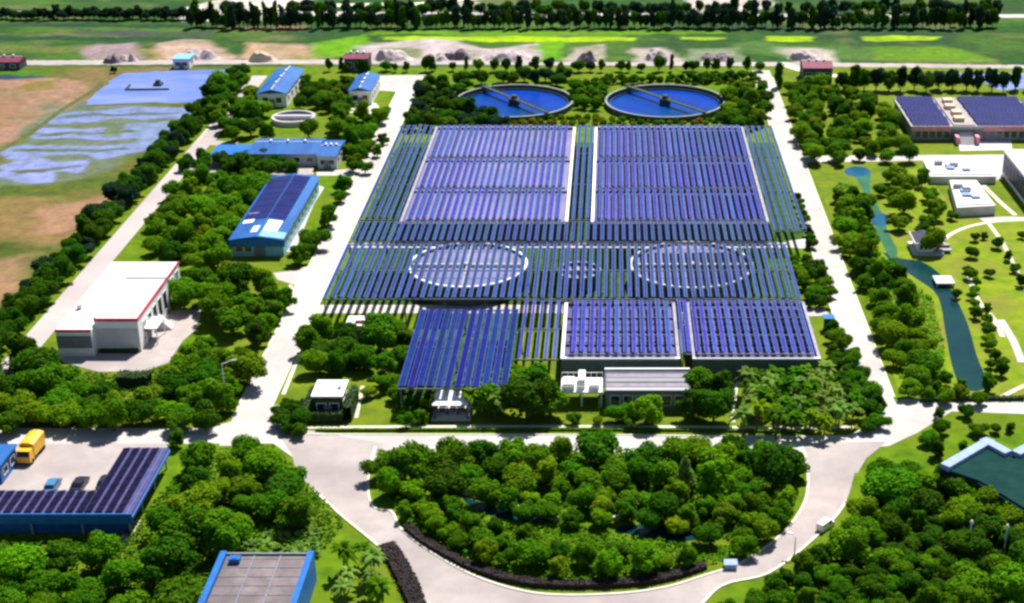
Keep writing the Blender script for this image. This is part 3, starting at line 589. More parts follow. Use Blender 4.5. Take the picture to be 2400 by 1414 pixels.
def simple_building(name, label, x0, x1, y0, y1, h, roof, wall='white', over=.25, ridge=0, along='y', nwin=(3,3), group=None, cat='building', fascia=None, wm='glass'):
    xm = (x0+x1)/2; ym = (y0+y1)/2; org = (xm,y0,0); t = thing(name, label, cat, org, group)
    m = MB(); m.box(x0,x1,y0,y1,0,h-.25); wl = m.build('wall', M[wall], t, org)
    m = MB(); a,b,c,d = x0-over,x1+over,y0-over,y1+over
    if ridge and along == 'y': m.add([(a,c,h-.2),(xm,c,h+ridge),(b,c,h-.2),(a,d,h-.2),(xm,d,h+ridge),(b,d,h-.2)], [(0,1,4,3),(1,2,5,4),(0,2,1),(3,4,5),(0,3,5,2)])
    elif ridge: m.add([(a,c,h-.2),(a,ym,h+ridge),(a,d,h-.2),(b,c,h-.2),(b,ym,h+ridge),(b,d,h-.2)], [(0,3,4,1),(1,4,5,2),(0,1,2),(3,5,4),(0,2,5,3)])
    else: m.box(a,b,c,d,h-.246,h)
    ro = m.build('roof', M[roof], t, org)
    if ridge:
        m = MB()
        if along == 'y': m.box(xm-.18,xm+.18,c,d,h+ridge-.06,h+ridge+.05)
        else: m.box(a,b,ym-.18,ym+.18,h+ridge-.06,h+ridge+.05)
        m.build('ridge_cap', M['steel'], ro, org)
        for k in range(3):
            u = (k+1)/4; m = MB(); vx, vy = (xm, c+(d-c)*u) if along == 'y' else (a+(b-a)*u, ym)
            m.cyl(vx,vy,h+ridge,h+ridge+.45,.25,n=10); m.cyl(vx,vy,h+ridge+.45,h+ridge+.6,.38,.1,n=10); m.build('roof_vent', M['steel'], ro, org)
    if nwin[0]: windows(t, org, wl, x0+.3, x1-.3, y0, h*.3, h*.65, nwin[0], min(1.5,(x1-x0)/nwin[0]*.6), wm)
    if nwin[1]: windows(t, org, wl, y0+.3, y1-.3, x1, h*.3, h*.65, nwin[1], min(1.5,(y1-y0)/nwin[1]*.6), wm, axis='y', out=1)
    door(t, org, xm, y0-.001 if not nwin[0] else y0-.062, min(1.4,(x1-x0)*.3), min(2.2,h*.62))
    if fascia: parapet(t, org, a, b, c, d, h-.5, h+.15, .12, fascia, 'fascia', 'nsew', .03)
    return t, ro, org
# blue roofs at the rear left
t, ro, org = simple_building('blue_roof_shed', 'long narrow blue-roofed shed, rearmost on the left by field', -95.9,-88.1,381.5,406.3,4.0,'blue_roof',ridge=.9,nwin=(2,5))
t, ro, org = simple_building('blue_roof_shed', 'blue-roofed shed beside the rear yard, half hidden by trees', -71.6,-65.6,383.4,399.5,4.2,'blue_roof',ridge=.7,nwin=(2,4))
t, ro, org = simple_building('blue_roof_workshop', 'wide blue-roofed workshop facing the yard with dark doorways', -86.5,-70.6,331.5,343.5,3.2,'blue_roof',wall='concrete',ridge=.9,along='x',nwin=(5,2))
t, ro, org = simple_building('blue_roof_annex', 'short blue-roofed annex at right end of the workshop', -70.0,-65.5,329.0,341.0,3.5,'blue_roof',wall='concrete',ridge=.5,along='x',nwin=(2,3))
t, ro, org = simple_building('lean_to_shed', 'low dark blue lean-to shed left of the workshop', -95.5,-87.2,331.0,338.5,3.0,'blue_paint',wall='dark_trim',nwin=(3,0))
# hut with white roof wrapped in hedges; shade put into its dark green walls
t, ro, org = simple_building('white_roof_hut', 'small hut with flat white roof and shaded walls coloured dark green', -47.6,-43.0,205.0,210.3,4.0,'roof_white',wall='hedge_leaf',over=.2,nwin=(2,2))
m = MB(); m.box(-44.0,-43.4,207.2,207.8,4.003,4.5); m.build('vent', M['steel'], ro, org)
# palm pavilion
x0,x1,y0,y1 = roofbox((1012,908,1098,944),3.2)
org = ((x0+x1)/2,y0,0); t = thing('garden_pavilion', 'small open pavilion with white hipped roof among palms', 'pavilion', org)
m = MB(); xm=(x0+x1)/2; ym=(y0+y1)/2
m.add([(x0,y0,2.7),(x1,y0,2.7),(x1,y1,2.7),(x0,y1,2.7),(xm-1,ym,3.9),(xm+1,ym,3.9)], [(0,1,5,4),(1,2,5),(2,3,4,5),(3,0,4),(3,2,1,0)]); m.build('roof', M['roof_white'], t, org)
for a in (x0+.3,x1-.3):
    for b in (y0+.3,y1-.3):
        m = MB(); m.box(a-.12,a+.12,b-.12,b+.12,.2,2.69); m.build('column', M['dark_roof'], t, org)
m = MB(); m.box(x0-.2,x1+.2,y0-.2,y1+.2,0,.2); m.build('plinth', M['concrete'], t, org)
m = MB(); m.box(x0+.8,x1-.8,ym-.25,ym+.25,.55,.65); m.box(x0+.9,x0+1.1,ym-.2,ym+.2,.2,.55); m.box(x1-1.1,x1-.9,ym-.2,ym+.2,.2,.55); m.build('bench', M['dark_roof'], t, org)
# pump house: long grey louvred roof in front of the front basin
x0,x1,y0,y1 = -1.4,11.9,207.6,214.6; org = ((x0+x1)/2,y0,0)
t = thing('pump_house', 'long low pump house with grey stepped louvre roof', 'building', org)
m = MB(); m.box(x0,x1,y0,y1,0,3.4); wl = m.build('wall', M['dark_trim'], t, org)
m = MB(); m.box(x0-.2,x1+.2,y0-.2,y1+.2,3.404,3.6); ro = m.build('roof', M['dark_roof'], t, org)
for k, (ya, yb, hh, mm) in enumerate(((207.5,207.9,.3,'white'),(208.7,209.6,.2,'roof_band'),(210.6,211.0,.4,'white'),(212.0,213.0,.2,'roof_band'))):
    m = MB(); m.add([(x0+.1,ya,3.66),(x1-.1,ya,3.66),(x1-.1,yb,3.66+hh),(x0+.1,yb,3.66+hh),(x0+.1,yb,3.61),(x1-.1,yb,3.61)], [(0,1,2,3),(3,2,5,4)]); m.build('roof_louvre', M[mm], ro, org)
m = MB(); m.box(x0-.2,x1+.4,y1-.1,y1+.25,3.61,4.0); m.build('parapet', M['white'], t, org)
windows(t, org, wl, x0+.5,x1-.5,y0,1.0,2.6,6,1.4); door(t, org, x1-1.0, y0-.062, 1.2, 2.2)
x0,x1,y0,y1 = -8.6,-1.9,208.6,213.8; org = ((x0+x1)/2,y0,0)
t = thing('equipment_deck', 'white steel equipment deck with boxes left of pump house', 'platform', org)
m = MB(); m.box(x0,x1,y0,y1,2.5,2.75); m.build('deck', M['white_steel'], t, org)
for a in (x0+.2,(x0+x1)/2,x1-.2):
    for b in (y0+.2,y1-.2):
        m = MB(); m.box(a-.12,a+.12,b-.12,b+.12,0,2.49); m.build('leg', M['white_steel'], t, org)
for a,b,c,d,hh in ((x0+.4,x0+2.2,y0+.5,y1-2,1.2),(x0+2.8,x0+3.9,y0+1,y1-.6,1.7),(x0+4.6,x0+6.2,y0+.6,y1-2.6,1.0)):
    m = MB(); m.box(a,b,c,d,2.754,2.754+hh); m.build('equipment_box', M['white'], t, org)
m = MB()
for yy in (y0+.06,y1-.06):
    m.bar((x0,yy,3.7),(x1,yy,3.7),.07)
    for k in range(8): m.bar((x0+.05+(x1-x0-.1)*k/7,yy,2.75),(x0+.05+(x1-x0-.1)*k/7,yy,3.7),.06)
m.build('railing', M['white_steel'], t, org)
# small shed hidden by trees below the left tank
x0,x1,y0,y1 = roofbox((812,742,882,762),3.0)
t, ro, org = simple_building('garden_shed', 'small whitish shed with brownish roof strip in trees before panels', x0,x1,y0,y1,3.0,'roof_white',nwin=(2,1))
m = MB(); m.box(x0+1.4,x1,y0+.6,y0+1.4,3.004,3.35); m.build('roof_strip', M['red_roof'], ro, org)
x, y = P(345,212); tag((lambda m: (m.bar((x-6,y,.2),(x+6,y+.5,.2),.5), m.bar((x-6,y,.2),(x-6.3,y+5,.2),.5), m.build('floating_pipe', M['tank_dark']))[-1])(MB()), 'dark floating pipe lying on the blue pond', 'pipe')
x, y = P(371,200); tag((lambda m: (m.box(x-1.1,x+1.1,y-1.2,y+1.2,.05,.7), m.box(x-.6,x+.6,y-.6,y+.6,.7,1.5), m.build('work_raft', M['tank_dark']))[-1])(MB()), 'small dark raft with cabin on the blue pond', 'raft')
# small gate room beside the right road
x0,x1,y0,y1 = roofbox((1934,738,1954,746),2.6)
t, ro, org = simple_building('meter_box', 'small dark blue box house beside the right road', x0,x1,y0,y1,2.6,'blue_paint',wall='dark_roof',nwin=(1,1))
# building with dark panels at the top right
x0,x1,y0,y1 = 74.5,107.0,351.6,377.0; org = ((x0+x1)/2,y0,0)
t = thing('panelled_office', 'wide office with dark solar roof, pink edge and central stair', 'building', org)
m = MB(); m.box(x0,x1,y0,y1,0,3.2); wl = m.build('wall', M['dark_trim'], t, org)
m = MB(); m.box(x0-.3,x1+.3,y0-.3,y1+.3,3.204,3.5); ro = m.build('roof', M['louvre'], t, org)
parapet(t, org, x0-.3,x1+.3,y0-.3,y1+.3,3.0,3.75,.3,'louvre','roof_edge','ns')
m = MB(); m.box(x0-.4,x0+9.4,y0-.45,y0-.37,2.5,3.8); m.box(x0+17.6,x1+.4,y0-.45,y0-.37,2.5,3.8); m.build('pink_fascia', M['pale_pink'], t, org)
for k in range(4):
    for s, (xa, xb) in enumerate(((x0+.3,x0+9.6),(x0+16.4,x1-.3))):
        m = MB(); n = 9 if s == 0 else 15; st = (xb-xa)/n
        for i in range(n):
            a = y0+.8+k*6.2; m.add([(xa+i*st,a,3.75),(xa+(i+1)*st-.08,a,3.75),(xa+(i+1)*st-.08,a+5.7,4.35),(xa+i*st,a+5.7,4.35)], [(0,1,2,3)])
            m.add([(xa+i*st,a+5.7,3.52),(xa+(i+1)*st-.08,a+5.7,3.52),(xa+(i+1)*st-.08,a+5.7,4.34),(xa+i*st,a+5.7,4.34)], [(1,0,3,2)])
        m.build('solar_panel', M['pv_navy'], ro, org)
m = MB(); m.box(x0+10.3,x0+15.7,y0+.5,y1-.4,3.504,3.9); m.build('roof_walk', M['paving'], ro, org)
for k in range(4):
    m = MB(); m.box(x0+11+.6*(k%2),x0+13.5+.5*(k%2),y0+3+k*5.5,y0+5.5+k*5.5,3.904,4.9); m.build('air_handler', M['sand'], ro, org)
m = MB()
for k in range(8): m.box(x0+11.5,x0+15.0,y0-3.8+k*.45,y0-3.36+k*.45,0,.28*(k+1))
m.build('stair', M['concrete'], t, org)
for a in (10.2,15.2):
    m = MB(); m.box(x0+a,x0+a+.9,y0-3.9,y0-.46,0,2.0); m.build('stair_wall', M['pale_pink'], t, org)
windows(t, org, wl, x0+.5,x0+9.5,y0,.8,2.4,5,1.3,frame='louvre'); windows(t, org, wl, x0+17,x1-.5,y0,.8,2.4,8,1.3,frame='louvre')
# white block at the right edge
x0,x1,y0,y1 = 90.6,116,288,325; org = ((x0+x1)/2,y0,0)
t = thing('white_block', 'tall white-roofed block with dark blue glass side, cut by frame', 'building', org)
m = MB(); m.box(x0,x1,y0,y1,0,5.8); wl = m.build('wall', M['white'], t, org)
m = MB(); m.box(x0-.15,x1+.15,y0-.15,y1+.15,5.804,6.1); m.build('roof', M['roof_white'], t, org)
m = MB(); m.box(x0-.12,x0-.004,y0+.3,y1-.6,1.0,5.2); gl = m.build('glass_wall', M['pv_navy'], t, org)
m = MB()
for k in range(13): m.box(x0-.18,x0-.123,y0+.3+k*2.95,y0+.42+k*2.95,1.0,5.2)
m.build('mullion', M['louvre'], gl, org)
# terraces
for lab, pts, hh in (('white stepped terrace block beside the white glass-sided building', [(2165,378),(2318,376),(2335,414),(2180,414)], 1.8), ('lower white terrace block ending above the lawn', [(2225,422),(2288,422),(2334,482),(2243,487)], 2.2)):
    poly = PP(pts, hh); cx = sum(p[0] for p in poly)/4; cy = min(p[1] for p in poly); org = (cx,cy,0)
    t = thing('terrace', lab, 'terrace', org)
    m = MB(); m.prism(poly,0,hh); m.build('slab', M['concrete'], t, org)
    ins = [((p[0]-cx)*.9+cx, (p[1]-cy)*.86+cy+1.2) for p in poly]
    m = MB(); m.prism(ins,hh+.003,hh+.25); m.build('upper_paving', M['white'], t, org)
    r = random.Random(3)
    for k in range(5):
        u, v = r.uniform(.15,.85), r.uniform(.2,.8); px_ = ins[3][0]*(1-u)*(1-v)+ins[2][0]*u*(1-v)+ins[1][0]*u*v+ins[0][0]*(1-u)*v; py_ = ins[3][1]*(1-u)*(1-v)+ins[2][1]*u*(1-v)+ins[1][1]*u*v+ins[0][1]*(1-u)*v
        m = MB(); m.box(px_-.9,px_+.9,py_-.7,py_+.7,hh+.253,hh+.8+.4*(k%2)); m.build('planter_box', M['louvre' if k%2 else 'kiosk'], t, org)
# waterside tea house
x, y = P(2172,590,0); org = (x,y,0); t = thing('water_pavilion', 'dark hip-roofed pavilion with white border by garden stream', 'pavilion', org)
m = MB(); m.box(x-3.2,x+3.0,y-2.5,y+4.5,0,.5); m.build('deck', M['concrete'], t, org)
m = MB(); m.box(x-2.2,x+1.0,y-1.6,y+3.6,.504,2.6); wl = m.build('wall', M['white'], t, org)
m = MB(); m.add([(x-2.9,y-2.3,2.55),(x+1.5,y-2.3,2.55),(x+1.5,y+4.3,2.55),(x-2.9,y+4.3,2.55),(x-.7,y-.2,3.9),(x-.7,y+2.2,3.9)], [(0,1,4),(1,2,5,4),(2,3,5),(3,0,4,5),(3,2,1,0)]); m.build('roof', M['dark_roof'], t, org)
m = MB(); m.box(x-3.05,x+1.65,y-2.45,y-2.31,2.45,2.75); m.box(x-3.05,x-2.91,y-2.30,y+4.3,2.45,2.75); m.build('roof_edge', M['white'], t, org)
m = MB(); m.box(x+1.8,x+4.8,y-1.2,y+2.5,.504,.8); m.box(x+1.9,x+4.7,y+.2,y+.5,.804,1.4); m.build('bench_deck', M['louvre'], t, org)
windows(t, org, wl, x-2,x+.8,y-1.6,1.1,2.1,3,.6)
x, y = P(2212,668,0); org = (x,y,0); t = thing('stream_deck', 'small pale square deck standing over the garden stream', 'platform', org)
m = MB(); m.box(x-1.8,x+1.8,y-1.5,y+2.4,.7,.95); m.build('deck', M['concrete'], t, org)
for a in (-1.6,1.6):
    for b in (-1.3,2.2):
        m = MB(); m.box(x+a-.12,x+a+.12,y+b-.12,y+b+.12,0,.69); m.build('leg', M['concrete'], t, org)
# zigzag roofed building bottom right
zh = 5.0; poly = PP([(2205,1086),(2312,1024),(2372,1056),(2440,1020),(2600,1090),(2600,1200),(2420,1196),(2282,1112)], zh)
cx, cy = sum(p[0] for p in poly)/8, min(p[1] for p in poly); org = (cx,cy,0)
t = thing('zigzag_building', 'building with pale blue zigzag parapet and dark teal roof', 'building', org)
TEAL = mat('teal_roof',(.006,.032,.03),(.01,.045,.04),.4,.9,spec=.05)
m = MB(); m.prism(poly,0,zh-.9); m.build('wall', TEAL, t, org)
ins = [((p[0]-cx)*.9+cx,(p[1]-cy)*.9+cy+.3) for p in poly]
m = MB(); m.prism(ins,zh-.896,zh-.6); m.build('roof', TEAL, t, org)
m = MB()
for i in (0,1,2,3):
    a = Vector(poly[i]); b = Vector(poly[(i+1)%8]); d = (b-a).normalized(); nn = Vector((-d.y,d.x))
    c = Vector((cx,cy+4)); s = 1 if (c-a).dot(nn) > 0 else -1
    q = [a, b, b+nn*s*1.5, a+nn*s*1.5]; zz = zh+.004*i
    m.prism([(p.x,p.y) for p in q], zh-.8+.004*i, zz)
m.build('parapet', M['kiosk'], t, org)
# L-shaped carport with panels, bottom left
x0,x1,xi = -112.0,-65.9,-72.6; y0,y1,yt = 170.9,177.2,189.4; hc = 3.5; org = (x1,y0,0)
t = thing('solar_carport', 'L-shaped carport with dark solar roof and blue edge', 'carport', org)
m = MB(); m.prism([(x0,y0),(x1,y0),(x1,yt),(xi,yt),(xi,y1),(x0,y1)],hc-.3,hc-.1); ro = m.build('roof', M['carport_sheet'], t, org)
k = 0; xx = xi-1.0
def cprow(xa, xb, ya, yb, d):
    m = MB(); n = max(1, round((yb-ya)/1.7)); st = (yb-ya)/n
    for i in range(n):
        a = ya+i*st; m.add([(xa,a,hc+.06),(xb,a,hc+.20),(xb,a+st-.1,hc+.20),(xa,a+st-.1,hc+.06),(xa,a,hc),(xb,a,hc+.14),(xb,a+st-.1,hc+.14),(xa,a+st-.1,hc)], [(0,1,2,3),(4,5,1,0),(5,6,2,1),(6,7,3,2),(7,4,0,3)])
    m.build('panel_row', M['pv_dark'], ro, org)
while xx > x0: cprow(xx, xx+1.0, y0+.35, y1-.2, 0); xx -= 1.42
for k in range(4): cprow(xi+.15+k*1.42, xi+1.15+k*1.42, y0+.35, yt-.3, 1)
m = MB(); m.box(x0,x1+.1,y0-.22,y0-.004,hc-1.5,hc+.1); m.build('front_fascia', M['blue_paint'], t, org)
m = MB(); m.add([(x1-.75,y0,hc-.06),(x1+.15,y0,hc-.5),(x1+.15,yt,hc-.5),(x1-.75,yt,hc-.06),(x1-.75,y0,hc-.2),(x1+.15,y0,hc-.9),(x1+.15,yt,hc-.9),(x1-.75,yt,hc-.2)], [(0,1,2,3),(4,5,1,0),(5,6,2,1),(6,7,3,2)]); m.build('side_fascia', M['blue_roof'], t, org)
for a, b in [(x1-.6,y0+.5),(x1-.6,y0+6),(x1-.6,y0+12),(x1-.6,yt-.5),(xi+.4,y1+.4),(xi+.4,yt-.5)]+[(x0+4+7*k,y0+.5) for k in range(6)]+[(x0+4+7*k,y1-.4) for k in range(5)]:
    m = MB(); m.box(a-.12,a+.12,b-.12,b+.12,0,hc-.31); m.build('post', M['steel'], t, org)
m = MB(); m.box(x0,x1-1,y0+.8,y0+.95,0,hc-1.4); m.build('back_wall', M['blue_paint'], t, org)
# grey roofed hall at the bottom edge
x0,x1,y0,y1 = -50.4,-39.4,138.0,160.0; hr = 4.0; org = ((x0+x1)/2,y0,0)
t = thing('grey_roof_hall', 'hall with grey gridded roof between two blue parapet walls', 'building', org)
m = MB(); m.box(x0,x1,y0,y1,0,hr-.2); m.build('wall', M['dark_trim'], t, org)
m = MB(); m.box(x0+.3,x1-.3,y0-.1,y1,hr-.196,hr); ro = m.build('roof', M['grey_roof'], t, org)
m = MB()
for k in range(11): m.box(x0+.35,x1-.35,y0+1.2+k*2,y0+1.32+k*2,hr+.003,hr+.07)
for a in (x0+3.8,x0+7.2): m.box(a,a+.2,y0,y1-.2,hr+.071,hr+.14)
m.build('roof_seam', M['dark_trim'], ro, org)
m = MB(); m.box(x0-.55,x0+.25,y0-.1,y1+.3,0,hr+.55); m.build('parapet', M['blue_paint'], t, org)
m = MB(); m.box(x1-.25,x1+.55,y0-.1,y1+.3,0,hr+.55); m.build('parapet', M['blue_paint'], t, org)
m = MB(); m.box(x0+.254,x1-.254,y1+.003,y1+.3,hr-.4,hr+.3); m.build('parapet', M['dark_trim'], t, org)
m = MB(); m.box(x0+1.0,x0+2.4,y1-2.0,y1-1.0,hr+.15,hr+.75); m.cyl(x0+1.7,y1-1.5,hr+.75,hr+.82,.4,n=14); m.build('air_conditioner', M['blue_paint'], ro, org)
# red-roofed barns along the far track
for lab, l, b, r_, f, hh in (('long dark red barn beside far track, above the blue sheds', 806,124,862,136,4.0), ('dark red-roofed barn on the far track at right', 1884,140,1952,158,4.5), ('dark red-roofed barn at left end of far track', -40,133,44,144,2.6)):
    x0,x1,y0,y1 = roofbox((l,b,r_,f),hh); simple_building('red_roof_barn', lab, x0,x1,y0,y1,hh,'red_roof',wall='dark_roof',ridge=.8,along='x',nwin=(3,0))
x0,x1,y0,y1 = roofbox((404,126,442,138),3); simple_building('blue_cabin', 'small blue and white cabin beside heaps at the far track', x0,x1,y0,y1,3,'cyan_roof',nwin=(2,1))
x0,x1,y0,y1 = roofbox((2080,34,2180,40),3)
# dwarf walls in the island
def wall_line(name, label, pts, w_, h_, m, cat='wall'):
    line = smooth(PP(pts), 5); org = (line[0][0], line[0][1], 0); mb = MB(); ribbon(mb, line, w_, 0, h=h_); o = mb.build(name, M[m], None, org); tag(o, label, cat)
wall_line('dwarf_wall', 'pale low wall curving along the pond in the tree island', [(1085,1158),(1140,1172),(1230,1198),(1310,1222)], .5, .7, 'path')
wall_line('garden_edge', 'short pale edging wall right of the island pond', [(1415,1222),(1460,1214),(1500,1210)], .4, .5, 'path')
# ------------------------------------------------------------------ trees and plants
def ico(sub=1):
    import bmesh
    b = bmesh.new(); bmesh.ops.create_icosphere(b, subdivisions=sub, radius=1); vs = np.array([v.co[:] for v in b.verts]); fs = [[v.index for v in f.verts] for f in b.faces]; b.free(); return vs, fs
ICO = ico(2)
def mesh_np(name, V, F, mats, mi=None):
    me = bpy.data.meshes.new(name); me.from_pydata([tuple(v) for v in V], [], [list(f) for f in F])
    for m in mats: me.materials.append(m)
    if mi is not None: me.polygons.foreach_set('material_index', mi)
    me.update(); return me
def leaf_quads(rs, C, N, size, elong=1.5):
    n = len(C); N = N/np.linalg.norm(N, axis=1)[:,None]
    t = rs.normal(size=(n,3)); t -= (t*N).sum(1)[:,None]*N; t /= np.linalg.norm(t, axis=1)[:,None]; b = np.cross(N, t)
    s = size*rs.uniform(.6,1.3,(n,1))
    V = np.stack([C-t*s*elong, C-b*s, C+t*s*elong, C+b*s], 1).reshape(-1,3)
    return V
def crown_geo(seed, kind='round'):
    rs = np.random.RandomState(seed)
    out_j = 1.2
    if kind == 'round':
        hab = seed % 5; ex, ey = rs.uniform(.82,1.18), rs.uniform(.82,1.18)
        nb = rs.randint(11,18); B = [np.array([0,0,1.0,.55])]
        lo, hi, zs, br = ((-.45,.95,.62,(.24,.42)), (-.2,.9,.45,(.30,.50)), (-.7,.98,.85,(.22,.36)), (-.5,.95,.55,(.16,.40)), (-.35,.7,.5,(.2,.46)))[hab]
        for i in range(nb):
            a = 2.4*i+rs.uniform(-.8,.8); u = rs.uniform(lo,hi); rr = math.sqrt(max(0,1-u*u))*rs.uniform(.35,.82)
            B.append(np.array([rr*ex*math.cos(a), rr*ey*math.sin(a), 1.08+u*zs*rs.uniform(.8,1.2), rs.uniform(*br)]))
        out_j = (1.22,1.3,1.25,1.38,1.3)[hab]; nl, size, sq = 2400, .055, .95
    elif kind == 'shrub':
        nb = rs.randint(5,9); B = [np.array([0,0,.45,.62])]
        for i in range(nb):
            a = 2.4*i; rr = rs.uniform(.35,.6); B.append(np.array([rr*math.cos(a), rr*math.sin(a), rs.uniform(.35,.7), rs.uniform(.28,.42)]))
        nl, size, sq = 800, .075, 1
    elif kind == 'column':
        B = []
        for i in range(9):
            z = .12+.095*i; r = .17*math.sin(math.pi*min(1,(i+1.2)/10.5))**.6; a = rs.uniform(0,6.3); B.append(np.array([.05*math.cos(a), .05*math.sin(a), z, r*rs.uniform(.75,1.15)]))
        nl, size, sq = 420, .03, 1
    elif kind == 'cone':
        B = []
        for i in range(14):
            z = .15+.78*i/13; r = .30*(1-z)+.03
            for k in range(3): a = rs.uniform(0,6.3); B.append(np.array([r*.6*math.cos(a), r*.6*math.sin(a), z, r*.62]))
        nl, size, sq = 1100, .026, 1
    B = np.array(B); Vs = []; Fs = []; off = 0
    w_ = B[:,3]**2; idx = rs.choice(len(B), nl*2, p=w_/w_.sum())
    d = rs.normal(size=(nl*2,3)); d[:,2] += .25; d /= np.linalg.norm(d, axis=1)[:,None]
    C = B[idx,:3]+d*B[idx,3:4]*rs.uniform(.80,out_j,(nl*2,1))
    dist = np.linalg.norm(C[:,None,:]-B[None,:,:3], axis=2)/B[None,:,3]; dist[np.arange(len(C)),idx] = 9
    keep = dist.min(1) > .82; C = C[keep][:nl]; d = d[keep][:nl]
    N = d+np.array([0,0,.35])+rs.normal(size=d.shape)*.6
    V = leaf_quads(rs, C, N, size); F = [(4*i,4*i+1,4*i+2,4*i+3) for i in range(len(C))]
    Vs.append(V); Fs += F; off = len(V)
    for b in B:                                                      # the leafy mass inside each clump
        iv, fi = ICO; jig = 1+rs.uniform(-.16,.10,(len(iv),1)); Vs.append(iv*b[3]*.82*jig+b[:3]); Fs += [[i+off for i in f] for f in fi]; off += len(iv)
    return np.vstack(Vs), Fs
def trunk_geo(h, r, limbs=True):
    m = MB(); m.cyl(0,0,-.02,h,r,r*.65,n=8)
    if limbs:
        for a in (0.4,2.5,4.6): m.bar((0,0,h*.8),(.3*math.cos(a),.3*math.sin(a),h+.35),r*.8)
    return m
CR = {}
for kind, n in (('round',10),('shrub',4),('column',4),('cone',2)):
    for s in range(n):
        V, F = crown_geo(100*len(kind)+s, kind)
        for tone in LEAF: CR[(kind,s,tone)] = None, V, F
def crown(kind, s, tone):
    c = CR[(kind,s,tone)]
    if c[0] is None: CR[(kind,s,tone)] = c = (mesh_np(f'{kind}_crown', c[1], c[2], [LEAF[tone]]), c[1], c[2])
    return c[0]
def mbmesh(m, name, mt):
    o = m.build(name, mt); me = o.data; bpy.data.objects.remove(o); return me
TRUNK = mbmesh(trunk_geo(.75,.075), 'trunk', M['bark']); TRUNK_S = mbmesh(trunk_geo(.2,.012,False), 'trunk', M['bark'])
# palms: arching pinnate fronds
def palm_geo(seed, n=22, droop=1.0):
    rs = np.random.RandomState(seed); V = []; F = []
    for k in range(n):
        a = 2.399*k+rs.uniform(-.2,.2); el = rs.uniform(-.05,1.25); L = rs.uniform(.8,1.1); prev = None
        d = np.array([math.cos(a),math.sin(a)]); s = np.array([-d[1],d[0]])
        for i in range(7):
            t = i/6; r = L*(t*math.cos(el*.9)*.95+.02); z = L*(t*math.sin(el)-droop*.62*t*t)
            wd = .17*math.sin(math.pi*min(1,.12+t*.9))*L+.012; p = np.array([d[0]*r,d[1]*r,z])
            l = p+np.array([s[0]*wd,s[1]*wd,-wd*.45]); rr = p-np.array([s[0]*wd,s[1]*wd,wd*.45])
            o = len(V); V += [l, p, rr]
            if prev is not None:
                F += [(prev,prev+1,o+1,o),(prev+1,prev+2,o+2,o+1)]
            prev = o
    return V, F
PALM = {}
def palm_mesh(s, tone, bush=False):
    k = (s,tone,bush)
    if k not in PALM: V, F = palm_geo(50+s, 34 if bush else 24, .75 if bush else 1.0); PALM[k] = mesh_np('palm_fronds', V, F, [LEAF[tone]])
    return PALM[k]
def ptrunk():
    m = MB()
    for i in range(5): m.cyl(0,0,i*.2,(i+1)*.2,.05-.004*i,.045-.004*i,n=8)
    return m
PTRUNK = mbmesh(ptrunk(), 'trunk', M['bark'])

PLANTS = {}
def place(kind, x, y, r, zone, tone, name, noun, group, h=None, rot=None):
    rz = rnd.uniform(0, 6.28) if rot is None else rot
    if kind in ('round',):
        root = bpy.data.objects.new(name, None); COL.objects.link(root); root.empty_display_size = .3
        root.location = (x,y,0); root.rotation_euler = (0,0,rz); zz = r*rnd.uniform(.72,1.0) if h is None else h/2.0; root.scale = (r*rnd.uniform(.9,1.1),r*rnd.uniform(.9,1.1),zz)
        c = bpy.data.objects.new('crown', crown('round', rnd.randrange(10), tone)); COL.objects.link(c); c.parent = root
        t = bpy.data.objects.new('trunk', TRUNK); COL.objects.link(t); t.parent = root
    elif kind == 'shrub':
        root = bpy.data.objects.new(name, crown('shrub', rnd.randrange(4), tone)); COL.objects.link(root)
        root.location = (x,y,-.05); root.rotation_euler = (0,0,rz); root.scale = (r,r,r*rnd.uniform(.8,1.1))
    elif kind in ('column','cone'):
        root = bpy.data.objects.new(name, None); COL.objects.link(root); hh = h or 8; root.empty_display_size = .3
        root.location = (x,y,0); root.rotation_euler = (0,0,rz); k = r/(.22 if kind == 'column' else .34); root.scale = (k,k,hh)
        c = bpy.data.objects.new('crown', crown(kind, rnd.randrange(4 if kind == 'column' else 2), tone)); COL.objects.link(c); c.parent = root
        t = bpy.data.objects.new('trunk', TRUNK_S); COL.objects.link(t); t.parent = root
    elif kind in ('palm','palmbush'):
        root = bpy.data.objects.new(name, None); COL.objects.link(root); root.empty_display_size = .3
        root.location = (x,y,0); root.rotation_euler = (0,0,rz); bush = kind == 'palmbush'; hh = (.35*r if bush else (h or 1.7*r))
        f = bpy.data.objects.new('fronds', palm_mesh(rnd.randrange(4), tone, bush)); COL.objects.link(f); f.parent = root; f.scale = (r,r,r*1.1); f.location = (0,0,hh); f.rotation_euler = (rnd.uniform(-.08,.08),rnd.uniform(-.08,.08),0)
        t = bpy.data.objects.new('trunk', PTRUNK); COL.objects.link(t); t.parent = root; t.scale = (r*1.3,r*1.3,hh)
    root['category'] = 'shrub' if kind == 'shrub' else ('palm' if kind in ('palm','palmbush') else 'tree')
    root['group'] = group
    PLANTS.setdefault((zone, noun), []).append((x, y, tone, root))
    return root
def inside(poly, x, y):
    c = False; j = len(poly)-1
    for i in range(len(poly)):
        if (poly[i][1] > y) != (poly[j][1] > y) and x < (poly[j][0]-poly[i][0])*(y-poly[i][1])/(poly[j][1]-poly[i][1])+poly[i][0]: c = not c
        j = i
    return c
ALLP = []
CLEAR = [[(1985,385),(2050,385),(2066,490),(2100,555),(2165,605),(2200,655),(2160,680),(2095,640),(2055,600),(2038,545),(2010,455)],[(622,258),(760,258),(772,322),(606,322)],[(2208,690),(2240,690),(2280,780),(2312,905),(2312,932),(2258,932),(2228,860)]]
